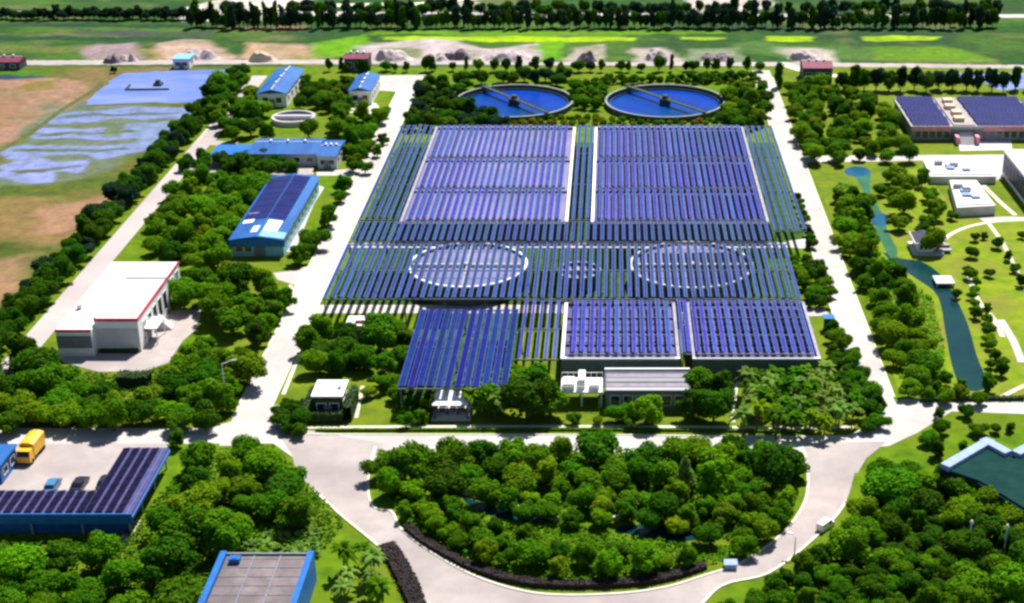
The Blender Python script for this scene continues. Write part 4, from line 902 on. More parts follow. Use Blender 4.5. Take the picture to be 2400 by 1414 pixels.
def fill(zone, pts, rmin, rmax, tones, kind='round', name='broadleaf_tree', noun='broadleaf tree', sep=.80, zc=None, seed=1, tries=2500, group=None, maxn=400, inset=0):
    "stand plants in an outline (pixels of the crowns), nearest-first dart throwing in metres"
    r = random.Random(seed); zc = rmax*1.0 if zc is None else zc
    poly = PP(pts, zc); xs = [p[0] for p in poly]; ys = [p[1] for p in poly]; n = 0
    tl = [t for t, k in tones for _ in range(k)]
    for _ in range(tries):
        x, y = r.uniform(min(xs),max(xs)), r.uniform(min(ys),max(ys))
        if not inside(poly, x, y) or any(inside(c, *PX(x, y)) for c in CLEAR): continue
        R_ = rmin+(rmax-rmin)*r.random()**1.3
        if inset and not all(inside(poly, x+R_*inset*.75*math.cos(a*.785), y+R_*inset*1.5*math.sin(a*.785)) for a in range(8)): continue
        if any((x-a)**2+(y-b)**2 < (sep*(R_+c))**2 for a, b, c in ALLP): continue
        ALLP.append((x,y,R_)); place(kind, x, y, R_, zone, r.choice(tl), name, noun, group or zone); n += 1
        if n >= maxn: break
def at(px, py, kind, r, zone, tone, name, noun, group, h=None):
    "px, py: foot of the plant on the ground"
    x, y = P(px, py); ALLP.append((x,y,r)); return place(kind, x, y, r, zone, tone, name, noun, group, h)
D, MG, BR, YE, BL, PA, AM = 'dark green','mid green','bright green','yellowish green','bluish dark','pale green','autumn yellow'
MIX = [(D,3),(MG,5),(BR,4),(YE,1)]; MIXD = [(D,4),(MG,4),(BR,2),(YE,1)]; MIXB = [(D,1),(MG,3),(BR,4),(YE,2)]
# single trees and big crowns first
for px, py, r, tone in ((1165,975,3.6,MG),(1235,985,4.2,D),(1290,978,3.4,MG),(1205,925,3.3,BR),(1265,930,3.4,MG)):
    at(px, py, 'round', r, 'clump left of pump house', tone, 'broadleaf_tree', 'broadleaf tree', 'big trees left of the pump house')
for px, py, r, tone in ((1625,985,3.2,D),(1672,990,3.4,D),(1640,935,3.2,MG),(1690,945,2.6,D)):
    at(px, py, 'round', r, 'clump right of pump house', tone, 'broadleaf_tree', 'broadleaf tree', 'big trees right of the pump house')
for px, py, r, tone, lab in ((1345,995,1.3,MG,''),(1402,997,1.0,YE,''),(1450,990,1.9,MG,''),(1518,995,2.9,BR,''),(1480,1000,1.3,MG,'')):
    at(px, py, 'round', r, 'lawn before pump house', tone, 'small_tree', 'small round tree', 'small trees before the pump house')
at(1605,1158,'cone',1.9,'the tree island',PA,'conifer_tree','pointed pale conifer','conifer in the tree island',h=6.5)
at(415,1048,'round',1.6,'carport corner by the cross road',D,'small_tree','clipped round tree','tree by the carport')
at(1897,582,'round',1.6,'the paved patch beside the right road',D,'small_tree','clipped round tree','tree beside the right road')
for px, py, r in ((805,452,2.5),(770,530,2.6),(740,585,2.6),(700,620,2.3),(720,600,2.0),(822,300,2.2),(840,380,2.3),(855,365,1.8),(800,475,1.8)):
    at(px, py, 'round', r, 'row along middle left road', rnd.choice([D,MG,MG]), 'broadleaf_tree', 'broadleaf tree', 'trees along the left road')
fill('thicket behind panelled blue building', [(420,405),(600,398),(628,420),(590,470),(545,530),(530,590),(430,605),(345,560),(350,495)], 2.2, 3.9, MIXB, sep=.76, inset=0.5, seed=11)
fill('grove right of white hall', [(412,620),(560,600),(640,630),(690,690),(650,745),(605,785),(480,745),(480,715),(400,690)], 2.2, 3.9, MIX, sep=.76, inset=0.5, seed=12)
fill('grove left of road junction', [(395,850),(440,800),(490,770),(600,800),(615,840),(565,940),(480,975),(300,975),(290,890),(360,880)], 2.2, 3.9, MIXD, sep=.76, inset=0.6, seed=13)
fill('thicket below white hall', [(0,815),(60,800),(130,840),(230,875),(290,890),(300,975),(0,980),(-60,980),(-60,830)], 2.2, 3.9, MIXD, sep=.76, inset=0.45, seed=14)
fill('wood right of solar carport', [(405,1100),(430,1040),(570,1000),(640,1000),(680,1050),(715,1115),(800,1210),(820,1245),(770,1250),(720,1215),(560,1220),(545,1285),(475,1330),(470,1380),(320,1360),(330,1230),(345,1180)], 2.2, 3.9, MIX, sep=.76, inset=0.7, seed=15)
fill('wood before solar carport', [(-40,1262),(290,1252),(330,1270),(330,1360),(465,1390),(460,1440),(-40,1440)], 2.2, 3.9, MIXD, sep=.76, inset=0.4, seed=16)
fill('rear half of tree island', [(885,1050),(1000,1030),(1200,1010),(1500,1010),(1780,1020),(1875,1055),(1875,1150),(1780,1175),(1600,1130),(1300,1120),(1050,1130),(900,1140),(870,1100)], 2.2, 3.9, MIX, sep=.76, inset=0.5, seed=17)
fill('front of tree island', [(930,1180),(1060,1140),(1110,1210),(1300,1250),(1450,1270),(1640,1285),(1710,1270),(1640,1298),(1450,1328),(1300,1330),(1130,1290),(1010,1235)], 1.4, 2.5, MIXB, name='small_tree', noun='small bushy tree', inset=.25, seed=18, sep=0.78)
fill('pond edge in tree island', [(1060,1120),(1300,1120),(1600,1150),(1780,1170),(1840,1190),(1800,1240),(1740,1270),(1600,1215),(1450,1195),(1330,1205),(1200,1170)], 1.6, 2.8, MIXB, name='small_tree', noun='small bushy tree', seed=19, sep=.74)
fill('wood left of zigzag building', [(2010,1050),(2080,1045),(2200,1085),(2290,1125),(2420,1215),(2420,1290),(2330,1230),(2200,1170),(2050,1190),(1995,1180),(2010,1100)], 2.2, 3.9, MIXD, sep=.76, inset=0.4, seed=20)
fill('edge of lower loop road', [(1700,1400),(1790,1350),(1880,1290),(1960,1240),(2030,1200),(2060,1260),(1950,1330),(1900,1400),(1880,1440),(1700,1440)], 1.5, 2.9, MIXD, sep=.74, inset=.5, seed=21)
fill('lower right frame corner', [(2260,1340),(2420,1290),(2420,1440),(2230,1440)], 2.2, 3.6, MIXD, sep=0.8, seed=22)
fill('clump above white roof hut', [(705,770),(760,735),(830,760),(940,735),(975,740),(962,840),(950,850),(800,855),(715,840)], 2.2, 3.9, MIX, sep=0.78, inset=0.5, seed=23)
fill('corner left of white hut', [(640,945),(725,930),(725,985),(700,1000),(650,985)], 1.3, 1.9, [(D,1)], seed=24, name='small_tree', noun='dark round bush tree')
fill('garden right of white hut', [(840,890),(930,870),(950,900),(930,930),(850,925)], 1.2, 1.8, MIXB, seed=25, name='small_tree', noun='small garden tree', maxn=5)
fill('foot of deep blue panels', [(935,925),(1010,930),(1000,980),(940,980)], 1.3, 1.8, [(D,2),(MG,1)], seed=26, name='small_tree', noun='dark bush tree')
fill('grove behind blue workshop', [(505,185),(570,180),(620,240),(780,240),(900,250),(880,310),(820,320),(800,300),(640,295),(520,310),(500,280)], 2.1, 3.3, [(D,3),(MG,3),(YE,2),(BR,1)], sep=0.9, name='grove_tree', noun='grove tree', seed=27)
fill('gap between rear blue sheds', [(715,190),(830,180),(835,230),(770,240),(700,235)], 1.9, 2.8, [(D,2),(MG,3),(YE,2)], sep=0.84, name='grove_tree', noun='grove tree', seed=28)
fill('strip before blue workshop', [(430,365),(620,350),(690,378),(690,395),(620,395),(520,380),(430,390)], 1.8, 2.6, [(D,4),(MG,1)], sep=0.84, name='grove_tree', noun='grove tree', seed=29)
fill('verge right of blue workshop', [(815,320),(880,300),(900,320),(850,400),(815,385)], 1.6, 2.4, MIX, sep=0.84, name='grove_tree', noun='grove tree', seed=30, maxn=7)
# around the open clarifiers
fill('belt around left clarifier', [(990,185),(1060,175),(1330,168),(1330,186),(1110,180),(1035,225),(1075,262),(1180,268),(1160,285),(960,285),(965,250)], 2.0, 2.7, [(D,3),(BL,2),(MG,1)], name='grove_tree', noun='grove tree', seed=31, sep=0.84)
for i, (a, b) in enumerate(((1058,256),(1080,266),(1104,275),(1128,282),(1152,287),(1040,250))): at(a, b, 'round', 2.3, 'front left of left clarifier', D if i % 3 else BL, 'grove_tree', 'tall dark tree', 'tall trees hiding part of the left clarifier', h=4.0+.4*(i%3))
fill('gap between open clarifiers', [(1345,190),(1420,185),(1420,215),(1395,240),(1345,235)], 1.5, 2.2, MIX, seed=32, name='small_tree', noun='small round tree')
fill('right of right clarifier', [(1700,195),(1790,185),(1805,270),(1760,280),(1690,272),(1710,240)], 1.7, 2.9, [(D,2),(MG,2),(YE,1)], sep=0.84, name='grove_tree', noun='grove tree', seed=33)
fill('bed before open clarifiers', [(1190,268),(1345,266),(1400,262),(1420,268),(1680,272),(1700,282),(1190,284)], .9, 1.4, [(MG,2),(AM,3),(YE,2)], kind='shrub', name='garden_shrub', noun='low shrub', seed=34, sep=.9)
fill('strip behind right clarifier', [(1420,178),(1780,172),(1780,182),(1420,186)], 1.1, 1.7, [(D,3),(MG,1)], seed=35, name='small_tree', noun='small dark tree')
# right garden
fill('belt along garden stream', [(1960,430),(2010,425),(2040,470),(2050,560),(2110,600),(2140,660),(2170,720),(2185,800),(2190,880),(2140,890),(2090,840),(2060,760),(2030,680),(1990,590),(1960,500)], 1.9, 3.2, [(D,1),(MG,4),(BR,4),(YE,3)], name='garden_tree', noun='garden tree', inset=.45, seed=36, sep=0.86)
fill('garden below white terraces', [(2060,400),(2160,400),(2200,460),(2190,560),(2120,570),(2080,520),(2060,450)], 1.9, 3.2, MIXB, name='garden_tree', noun='garden tree', seed=37, sep=1.2)
fill('far bank of stream', [(2262,620),(2300,640),(2318,740),(2330,800),(2370,860),(2330,880),(2318,830),(2280,720)], 1.0, 1.5, MIX, seed=38, sep=1.15, name='small_tree', noun='small round tree')
fill('grove left of panelled office', [(1850,180),(1960,190),(2090,240),(2110,320),(2150,355),(1890,360),(1870,290)], 1.9, 3.2, [(D,1),(MG,4),(YE,3),(BR,3)], name='garden_tree', noun='garden tree', seed=39, sep=.88)
fill('stream mouth by cross road', [(2110,860),(2230,880),(2320,890),(2300,925),(2130,920)], 1.2, 2.0, MIXD, seed=40, sep=.95, name='small_tree', noun='small round tree')
fill('lawn above zigzag building', [(2180,985),(2390,965),(2420,1000),(2320,1010),(2220,1060),(2150,1040)], 1.0, 1.9, [(D,2),(MG,2)], seed=41, sep=1.1, name='small_tree', noun='small round tree', maxn=7)
for i, (px, py) in enumerate(((2285,566),(2305,562),(2338,583),(2362,612),(2378,640),(2393,672),(2395,560),(2240,700),(2230,515),(2275,605),(2320,650))):
    at(px, py, 'round', rnd.uniform(1.0,1.4), 'line along garden path', D, 'small_tree', 'dark ball tree', 'ball trees on the garden lawn')
fill('belt right of circular tanks', [(1850,590),(1915,600),(1945,660),(1950,700),(1900,700)], 1.3, 2.1, [(D,2),(MG,2),(YE,1)], seed=42, name='small_tree', noun='small round tree')
fill('left kerb of right road', [(1935,745),(1965,750),(2060,930),(2070,975),(2035,1000),(2010,940),(1950,820)], 1.4, 2.1, [(D,2),(MG,3)], seed=43, name='small_tree', noun='small round tree')
for i in range(9): at(1868+i*4.5, 470+i*14, 'round', rnd.uniform(1.0,1.4), 'line right of rear panels', D, 'small_tree', 'small dark tree', 'small trees right of the rear panels')
fill('carpet of low trees, lower right', [(1930,1385),(2060,1250),(2200,1185),(2330,1230),(2300,1330),(2230,1430),(1910,1440)], 1.3, 2.4, [(D,5),(MG,2)], seed=50, name='thicket_tree', noun='low bushy tree', sep=.72, zc=2)
at(2200,982,'round',1.0,'corner of right cross road',D,'small_tree','small dark tree','tree at the right cross road')
at(2265,978,'round',1.3,'kerb of right cross road',D,'small_tree','round kerb tree','tree at the right cross road')
for a, b, c in ((2215,1150,2.2),(2262,1180,2.6),(2312,1215,2.5),(2362,1238,2.7),(2405,1250,2.4)): at(a, b, 'round', c, 'front of zigzag building', rnd.choice([D,MG,BR]), 'broadleaf_tree', 'broadleaf tree', 'trees before the zigzag building')
# palms
fill('palm grove before front basins', [(1745,880),(1850,865),(1930,860),(2000,890),(2010,960),(1960,985),(1740,985),(1760,940)], 2.0,2.8, [(MG,3),(PA,3),(YE,1),(D,2)], kind='palm', name='palm_tree', noun='palm', seed=44, sep=.52, zc=3.4, group='palms in the front grove')
for px, py in ((1082,955),(1135,965),(1150,940),(1105,975),(1160,985)): at(px, py, 'palm', 2.3, 'group by white pavilion', rnd.choice([PA,YE,MG]), 'palm_tree', 'palm', 'palms beside the pavilion', h=4.2)
fill('clump right of grey hall', [(790,1300),(850,1280),(890,1330),(900,1400),(800,1410)], 1.8, 2.4, [(PA,2),(MG,1)], kind='palm', name='palm_tree', noun='palm', seed=45, sep=.7, zc=2.8, group='palms beside the grey roofed hall')
fill('bank behind grey hall', [(560,1245),(640,1228),(740,1240),(745,1285),(560,1288)], 1.3, 1.8, [(PA,3),(BR,1)], kind='palmbush', name='fern_palm', noun='pale feathery palm bush', seed=46, sep=.55, zc=1.3)
# long lines
for k in range(58):
    y = 172+k*4.2
    for s in (0,1):
        if s and k % 2 == 0 and k > 40: continue
        place('round', -107.2-3.1*s+rnd.uniform(-.5,.5), y+s*2+rnd.uniform(-.7,.7), rnd.uniform(1.5,2.9), ('outer' if s else 'inner')+' line of boundary belt', rnd.choice([D,D,D,BL]), 'evergreen_tree', 'dark evergreen', 'dark evergreens of the boundary belt left of the perimeter road')
px = 770
while px < 1790:
    at(px+rnd.uniform(-4,4), 168+rnd.uniform(-1.5,1.5), 'round', rnd.uniform(.9,1.9), 'row before far track', rnd.choice([D,BL,D,MG]), 'street_tree', 'small tree', 'small trees along the rear fence', h=rnd.uniform(2.8,5)); px += rnd.choice([14,22,30,38,46])
px = 448
while px < 2330:
    k = mnoise.noise((px*.013,3.1,0)); tall = rnd.random() < .30+.3*k
    if tall: at(px+rnd.uniform(-4,4), 66+rnd.uniform(-3,3), 'column', rnd.uniform(1.2,1.9), 'far windbreak', rnd.choice([BL,BL,D]), 'poplar_tree', 'slim dark poplar', 'poplars of the far windbreak', h=rnd.uniform(7,10))
    else: at(px+rnd.uniform(-4,4), 66+rnd.uniform(-3,3), 'round', rnd.uniform(1.3,2.0), 'underwood of far windbreak', rnd.choice([BL,BL,D]), 'windbreak_tree', 'low dark tree', 'low trees of the far windbreak', h=rnd.uniform(4.2,7.2)*(1+.3*k))
    px += rnd.uniform(9,16)
px = -30
while px < 450:
    at(px, 46+rnd.uniform(-2,2), 'round', rnd.uniform(1.7,2.3), 'far upper left hedge line', BL, 'hedge_tree', 'low dark hedge tree', 'low trees of the far upper left hedge', h=rnd.uniform(3.2,4.6)); px += rnd.uniform(12,18)
px = 690
while px < 2340:
    at(px, 40+rnd.uniform(-9,4), 'round', rnd.uniform(1.8,3.0), 'line behind far windbreak', rnd.choice([D,BL,BL]), 'broadleaf_tree', 'broad tree', 'broad trees behind the far windbreak', h=rnd.uniform(4.5,6)); px += rnd.uniform(20,38)
at(548,50,'round',3.4,'far windbreak gap before pale yard',BL,'broadleaf_tree','large dark tree','tree before the far pale yard',h=8)
px = 1975
while px < 2420:
    at(px, 214+rnd.uniform(-3,3), 'round', rnd.uniform(2.0,2.7), 'row behind panelled office', rnd.choice([BL,D]), 'broadleaf_tree', 'tall dark tree', 'tall dark trees behind the panelled office', h=rnd.uniform(5.5,7.5)); px += rnd.uniform(24,34)
at(1825,205,'column',1.6,'top end of the right road',D,'poplar_tree','thick dark columnar tree','columnar tree by the right road',h=7.5)
at(1890,205,'round',1.4,'top of right grove',BL,'small_tree','small dark tree','tree at the right grove')

# labels: where each plant stands among its neighbours
ORD = ['','first','second','third','fourth','fifth','sixth','seventh','eighth','ninth','tenth','eleventh','twelfth','thirteenth','fourteenth','fifteenth','sixteenth','seventeenth','eighteenth','nineteenth','twentieth']
def ordn(i, n):
    if n == 1: return 'only one'
    if i == 0: return 'leftmost'
    if i == n-1: return 'rightmost'
    if i < 20: return ORD[i+1]+' from left'
    if n-i <= 20: return ORD[n-i]+' from right'
    k, side = (i+1, 'left') if i+1 <= n-i else (n-i, 'right')
    tens = ['','','twenty','thirty','forty','fifty','sixty','seventy','eighty','ninety']; te = ['','','twentieth','thirtieth','fortieth','fiftieth','sixtieth','seventieth','eightieth','ninetieth']
    return (tens[k//10]+'-'+ORD[k%10] if k % 10 else te[k//10])+' from '+side
for (zone, noun), items in PLANTS.items():
    n = len(items)
    if n == 1: items[0][3]['label'] = f'{items[0][2]} {noun} at {zone}' if noun.split()[0] not in ('pointed',) else f'{noun} standing in {zone}'; continue
    ys = max(i[1] for i in items)-min(i[1] for i in items); xs = max(i[0] for i in items)-min(i[0] for i in items)
    if 'line of boundary belt' in zone:
        items.sort(key=lambda i: i[1])
        for i, it in enumerate(items): 
            o = ordn(i, n).replace('left','near end').replace('right','far end') if 0 < i < n-1 else ('nearest' if i == 0 else 'farthest')
            it[3]['label'] = f'{noun}, {o}, {zone} by perimeter road'
        continue
    k = 1 if any(s in zone for s in ('row','line','windbreak','bed','strip')) and ys < 14 else max(1, min(6, round(math.sqrt(n/2.6*max(.25,ys/max(1,xs))))))
    items.sort(key=lambda i: i[1]); per = [items[round(n*j/k):round(n*(j+1)/k)] for j in range(k)]
    rn = {1:[''],2:['front','back'],3:['front','middle','back'],4:['front','second','third','back'],5:['front','second','third','fourth','back'],6:['front','second','third','fourth','fifth','back']}[k]
    for j, row in enumerate(per):
        row.sort(key=lambda i: i[0])
        for i, it in enumerate(row):
            rw = f', {rn[j]} rank' if k > 1 else ''
            tn = it[2]+' ' if not any(c in noun for c in ('dark','pale')) else ''
            it[3]['label'] = f'{tn}{noun}, {ordn(i,len(row))}{rw}, {zone}'
# the hedges and leafy carpets
def hedge_line(name, label, pts, wd, ht, m, px=True, dens=26, cat='hedge', leaf=.13, seed=0):
    line = smooth(PP(pts) if px else pts, 6); rs = np.random.RandomState(len(pts)*17+seed); org = (line[0][0], line[0][1], 0); mb = MB()
    ribbon(mb, line, wd*.86, 0, h=ht*.9)
    L = [0]
    for i in range(1,len(line)): L.append(L[-1]+math.dist(line[i-1],line[i]))
    n = int(L[-1]*wd*dens*1.6); C = []; N = []
    for _ in range(n):
        t = rs.uniform(0,L[-1]); i = max(1,int(np.searchsorted(L,t))); u = (t-L[i-1])/max(1e-6,L[i]-L[i-1]); a = np.array(line[i-1]); b = np.array(line[i]); p = a+(b-a)*u; d = (b-a)/np.linalg.norm(b-a); nn = np.array([-d[1],d[0]])
        f = rs.uniform()
        if f < .6: o = rs.uniform(-.5,.5)*wd; z = ht*rs.uniform(.92,1.08); nv = np.array([0,0,1.])
        else: s = 1 if rs.uniform() < .5 else -1; o = s*wd*rs.uniform(.44,.54); z = rs.uniform(0,ht); nv = np.array([nn[0]*s,nn[1]*s,.3])
        q = p+nn*o; C.append((q[0],q[1],z)); N.append(nv+rs.normal(size=3)*.4)
    V = leaf_quads(rs, np.array(C), np.array(N), leaf); mb.add(V, [(4*i,4*i+1,4*i+2,4*i+3) for i in range(n)])
    o = mb.build(name, m, None, org); tag(o, label, cat); return o
hedge_line('purple_hedge', 'long purple-leaved hedge curving along the island front', [(955,1238),(1000,1275),(1100,1330),(1200,1362),(1300,1374),(1450,1372),(1560,1358),(1652,1330)], 1.25, .7, M['purple_leaf'])
hedge_line('purple_hedge', 'purple-leaved hedge at bottom edge left of loop road', [(905,1284),(930,1320),(965,1390),(985,1450)], 2.4, .8, M['purple_leaf'])
hedge_line('clipped_hedge', 'clipped dark hedge against left side of white roof hut', [(-48.6,203.8),(-48.6,211)], 1.3, 2.6, M['hedge_leaf'], px=False)
hedge_line('clipped_hedge', 'clipped dark hedge against right side of white roof hut', [(-42.0,203.8),(-42.0,211)], 1.3, 2.8, M['hedge_leaf'], px=False)
hedge_line('clipped_hedge', 'clipped hedge in front of white roof hut', [(-47.9,203.6),(-42.7,203.6)], 1.2, 1.8, M['hedge_leaf'], px=False)
hedge_line('clipped_hedge', 'square clipped hedge below white hall beside dark thicket', [(278,902),(352,902)], 2.6, 2.0, M['hedge_leaf'])
hedge_line('clipped_hedge', 'dark low hedge along garden edge of right cross road', [(2155,941),(2250,939),(2400,938)], .8, .7, M['hedge_leaf'])
hedge_line('clipped_hedge', 'low hedge on grass verge along the front cross road', [(740,1011),(1100,1010),(1500,1010),(1900,1015)], .5, .4, LEAF[MG], leaf=.1)
PONDS = [PP([(1970,383),(2065,383),(2080,490),(2112,555),(2175,600),(2215,635),(2260,690),(2300,780),(2335,915),(2240,920),(2205,780),(2185,700),(2140,670),(2085,630),(2050,560),(2030,500),(2010,440)]), PP([(1340,1225),(1440,1205),(1560,1215),(1660,1245),(1740,1285),(1640,1280),(1450,1262)]), PP([(1065,1160),(1150,1178),(1300,1215),(1310,1240),(1210,1240),(1110,1200)])]
def carpet(name, pts, ht, dens, m, leaf=.2, seed=5, px=True):
    poly = PP(pts) if px else pts; rs = np.random.RandomState(seed); xs = [p[0] for p in poly]; ys = [p[1] for p in poly]; C = []
    A = (max(xs)-min(xs))*(max(ys)-min(ys)); n = int(A*dens)
    X = rs.uniform(min(xs),max(xs),n); Y = rs.uniform(min(ys),max(ys),n)
    for x, y in zip(X, Y):
        if inside(poly, x, y) and not any(inside(p, x, y) for p in PONDS): C.append((x, y, ht*(.35+.65*abs(mnoise.noise((x*.55,y*.55,seed))*1.5))+rs.uniform(-.06,.06)*ht))
    C = np.array(C); N = np.array([0,0,1.])+rs.normal(size=C.shape)*.45; V = leaf_quads(rs, C, N, leaf)
    me = mesh_np(name, V, [(4*i,4*i+1,4*i+2,4*i+3) for i in range(len(C))], [m]); o = bpy.data.objects.new(name, me); COL.objects.link(o); o['kind'] = 'stuff'; return o
carpet('ground_cover', [(1890,1440),(1910,1390),(1960,1320),(2060,1250),(2000,1180),(2060,1180),(2200,1160),(2330,1220),(2430,1280),(2430,1440)], 1.4, 16, LEAF[D], .22)
carpet('ground_cover', [(885,1060),(1860,1050),(1885,1120),(1860,1190),(1740,1300),(1640,1335),(1450,1362),(1300,1365),(1120,1325),(955,1232),(890,1150)], .8, 9, LEAF[MG], .2, 6)
carpet('ground_cover', [(300,1240),(430,1110),(520,1060),(640,1050),(700,1110),(810,1230),(760,1290),(540,1300),(480,1440),(-60,1440),(-60,1262),(290,1262)], .8, 7, LEAF[D], .2, 7)
carpet('ground_cover', [(0,850),(250,880),(600,830),(560,950),(470,990),(-60,995),(-60,850)], .7, 6, LEAF[D], .2, 8)
carpet('ground_cover', [(1745,875),(1930,870),(2005,900),(2010,960),(1960,985),(1740,985)], .7, 6, LEAF[D], .2, 11)
carpet('ground_cover', [(1960,430),(2040,440),(2210,720),(2215,890),(2110,890),(2020,680)], .6, 6, LEAF[BR], .2, 9)

# ------------------------------------------------------------------ heaps, vehicles, lamps, small things
def heap(label, px0, px1, pbase, ptop, m, seed):
    x0, y = P(px0, pbase); x1, _ = P(px1, pbase); rx = (x1-x0)/2; x = (x0+x1)/2; h = (pbase-ptop)/((pbase+794)*CT*CT/H)*.55
    ry = rx*.55; y += ry; V = []; F = []; nx, ny = 44, 26; r = random.Random(int(seed*10)+3)
    lumps = [(r.uniform(-.6,.6)*rx, r.uniform(-.45,.45)*ry, r.uniform(.42,.75), r.uniform(.45,.95)*h) for _ in range(5)]
    for j in range(ny+1):
        for i in range(nx+1):
            xx = (i/nx*2-1)*rx*1.25; yy = (j/ny*2-1)*ry*1.25; e = math.hypot(xx/rx, yy/ry)+.25*mnoise.noise((xx*.3,yy*.3,seed))
            z = max(lh*math.exp(-(((xx-lx)/(rx*lr))**2+((yy-ly)/(ry*lr*1.4))**2)) for lx, ly, lr, lh in lumps)
            z = z*max(0,min(1,(1.12-e)*2.5))+.55*mnoise.noise((xx*.8,yy*.8,seed+3))*max(0,min(1,(1.2-e)*2))
            V.append((xx,yy,max(z,-.06)-.05))
    for j in range(ny):
        for i in range(nx):
            q = (j*(nx+1)+i, j*(nx+1)+i+1, (j+1)*(nx+1)+i+1, (j+1)*(nx+1)+i)
            if max(V[k][2] for k in q) > -.02: F.append(q)
    used = sorted({k for q in F for k in q}); mp = {k: n for n, k in enumerate(used)}; V = [V[k] for k in used]; F = [tuple(mp[k] for k in q) for q in F]
    me = mesh_np('rubble_heap', V, F, [M[m]]); o = bpy.data.objects.new('rubble_heap', me); COL.objects.link(o); o.location = (x,y,0)
    tag(o, label, 'heap', 'heaps of rubble and earth along the far track')
for i, (lab, a, b, c, d, m) in enumerate((
    ('dark heap with pale top beside the field at upper left', 238,285,150,112,'rubble_dark'), ('pale heap leaning on the dark heap, upper left', 275,318,146,108,'rubble'),
    ('long pinkish pale heap behind the blue cabin', 425,508,143,95,'rubble'), ('sandy orange heap behind the left blue shed', 578,645,146,104,'sand'),
    ('lavender grey heap just right of the long red barn', 868,962,146,100,'rubble'), ('grey heap with dark side, first right of lavender heap', 985,1050,146,112,'rubble'),
    ('tall lavender heap with dark hollow between paler heaps', 1030,1108,142,100,'rubble_dark'), ('wide pale heap left of the green field patch', 1120,1250,146,105,'rubble'),
    ('dark purple heap standing alone on green right of the patch', 1345,1400,148,105,'rubble_dark'), ('tall pink-grey heap behind the right clarifier', 1505,1577,145,97,'rubble'),
    ('low grey heap left of the right barn', 1640,1725,146,120,'rubble_dark'), ('pale heap directly behind the right red barn', 1850,1925,142,108,'rubble'))): heap(lab, a, b, c, d, m, i*3.7)
x, y = P(268,172); at(268,172,'round',1.1,'the far track corner beside the blue pond',BL,'small_tree','small dark tree','tree at the blue pond')
PLANTS[('the far track corner beside the blue pond','small dark tree')][0][3]['label'] = 'small dark tree at far track corner beside the blue pond'
def car(name, label, x, y, rz, m, L=4.4, W=1.8, Hh=1.45, group=None, van=False, sc=1):
    t = thing(name, label, 'van' if van else 'car', (x,y,0), group, rz); t.scale = (sc,sc,sc)
    prof = [(-L/2,.35),(-L/2,.85),(-L*.38,.92),(-L*.26,Hh),(L*.16,Hh),(L*.30,.95),(L*.48,.80),(L/2,.6),(L/2,.35)] if not van else [(-L/2,.35),(-L/2,Hh),(L*.22,Hh),(L*.36,1.1),(L/2,.95),(L/2,.35)]
    n = len(prof); mb = MB(); ins = lambda z: 0 if z < .96 else .16*(z-.95)/(Hh-.95)
    vs = [(p, s*(W/2-ins(z)), z) for s in (-1,1) for p, z in prof]
    mb.add(vs, [(i,(i+1)%n,n+(i+1)%n,n+i) for i in range(n)], 0); mb.add(vs[:n], [tuple(range(n))[::-1]]); mb.add(vs[n:], [tuple(range(n))])
    b = mb.build('body', M[m], t)
    g_ = MB(); i = n
    ia, ib = (3,2) if not van else (None,None)
    if not van:
        for s in (-1,1): g_.add([(-L*.33,s*(W/2-.03),1.0),(L*.25,s*(W/2-.03),1.0),(L*.13,s*(W/2-.13),Hh-.1),(-L*.24,s*(W/2-.13),Hh-.1)], [(0,1,2,3)])
        g_.add([(L*.295,-W/2+.2,1.0),(L*.295,W/2-.2,1.0),(L*.175,W/2-.28,Hh-.04),(L*.175,-W/2+.28,Hh-.04)], [(0,1,2,3)])
        g_.add([(-L*.375,-W/2+.2,.98),(-L*.375,W/2-.2,.98),(-L*.275,W/2-.28,Hh-.05),(-L*.275,-W/2+.28,Hh-.05)], [(0,1,2,3)])
        vv = [tuple(v) for v in g_.v]; g_.v = [(v[0]*1.015, v[1]*1.03, v[2]+.01) for v in vv]
    else:
        for s in (-1,1): g_.add([(L*.02,s*(W/2+.012),1.15),(L*.30,s*(W/2+.012),1.15),(L*.22,s*(W/2+.012),Hh-.2),(L*.02,s*(W/2+.012),Hh-.2)], [(0,1,2,3)])
        g_.add([(L*.355,-W/2+.15,1.16),(L*.355,W/2-.15,1.16),(L*.24,W/2-.2,Hh-.08),(L*.24,-W/2+.2,Hh-.08)], [(0,1,2,3)]); g_.v = [(v[0]+.02,v[1],v[2]+.02) for v in g_.v]
    g_.build('windows', M['glass'], t)
    for sx in (-L*.31, L*.31):
        for s in (-1,1):
            w_ = MB(); k = 14; yy = s*(W/2-.1)
            vs = [(sx+.32*math.cos(2*math.pi*j/k), yy+o, .32+.32*math.sin(2*math.pi*j/k)) for o in (-.11,.11) for j in range(k)]
            w_.add(vs, [(j,(j+1)%k,k+(j+1)%k,k+j) for j in range(k)]+[tuple(range(k))[::-1], tuple(range(k,2*k))]); wh = w_.build('wheel', M['tyre'], t)
            rm = MB(); vs = [(sx+.2*math.cos(2*math.pi*j/10), yy+s*.115, .32+.2*math.sin(2*math.pi*j/10)) for j in range(10)]; rm.add(vs, [tuple(range(10))]); rm.build('rim', M['steel'], wh)
    for s in (-1,1):
        h_ = MB(); h_.box(L/2-.03,L/2+.02,s*W*.36-.16,s*W*.36+.16,.58,.74); h_.build('headlight', M['white'], t)
    return t
GC = 'cars parked by the carport'
x, y = P(124,1146); car('parked_car', 'blue and silver car parked at the carport edge', x, y, R(92), 'car_blue', group=GC, sc=.9)
x, y = P(188,1142); car('parked_car', 'black car parked at the carport, in the middle', x, y, R(88), 'car_dark', group=GC, sc=.9)
x, y = P(248,1138); car('parked_car', 'black car parked in the inner corner of carport', x, y, R(90), 'car_dark', group=GC, sc=.9)
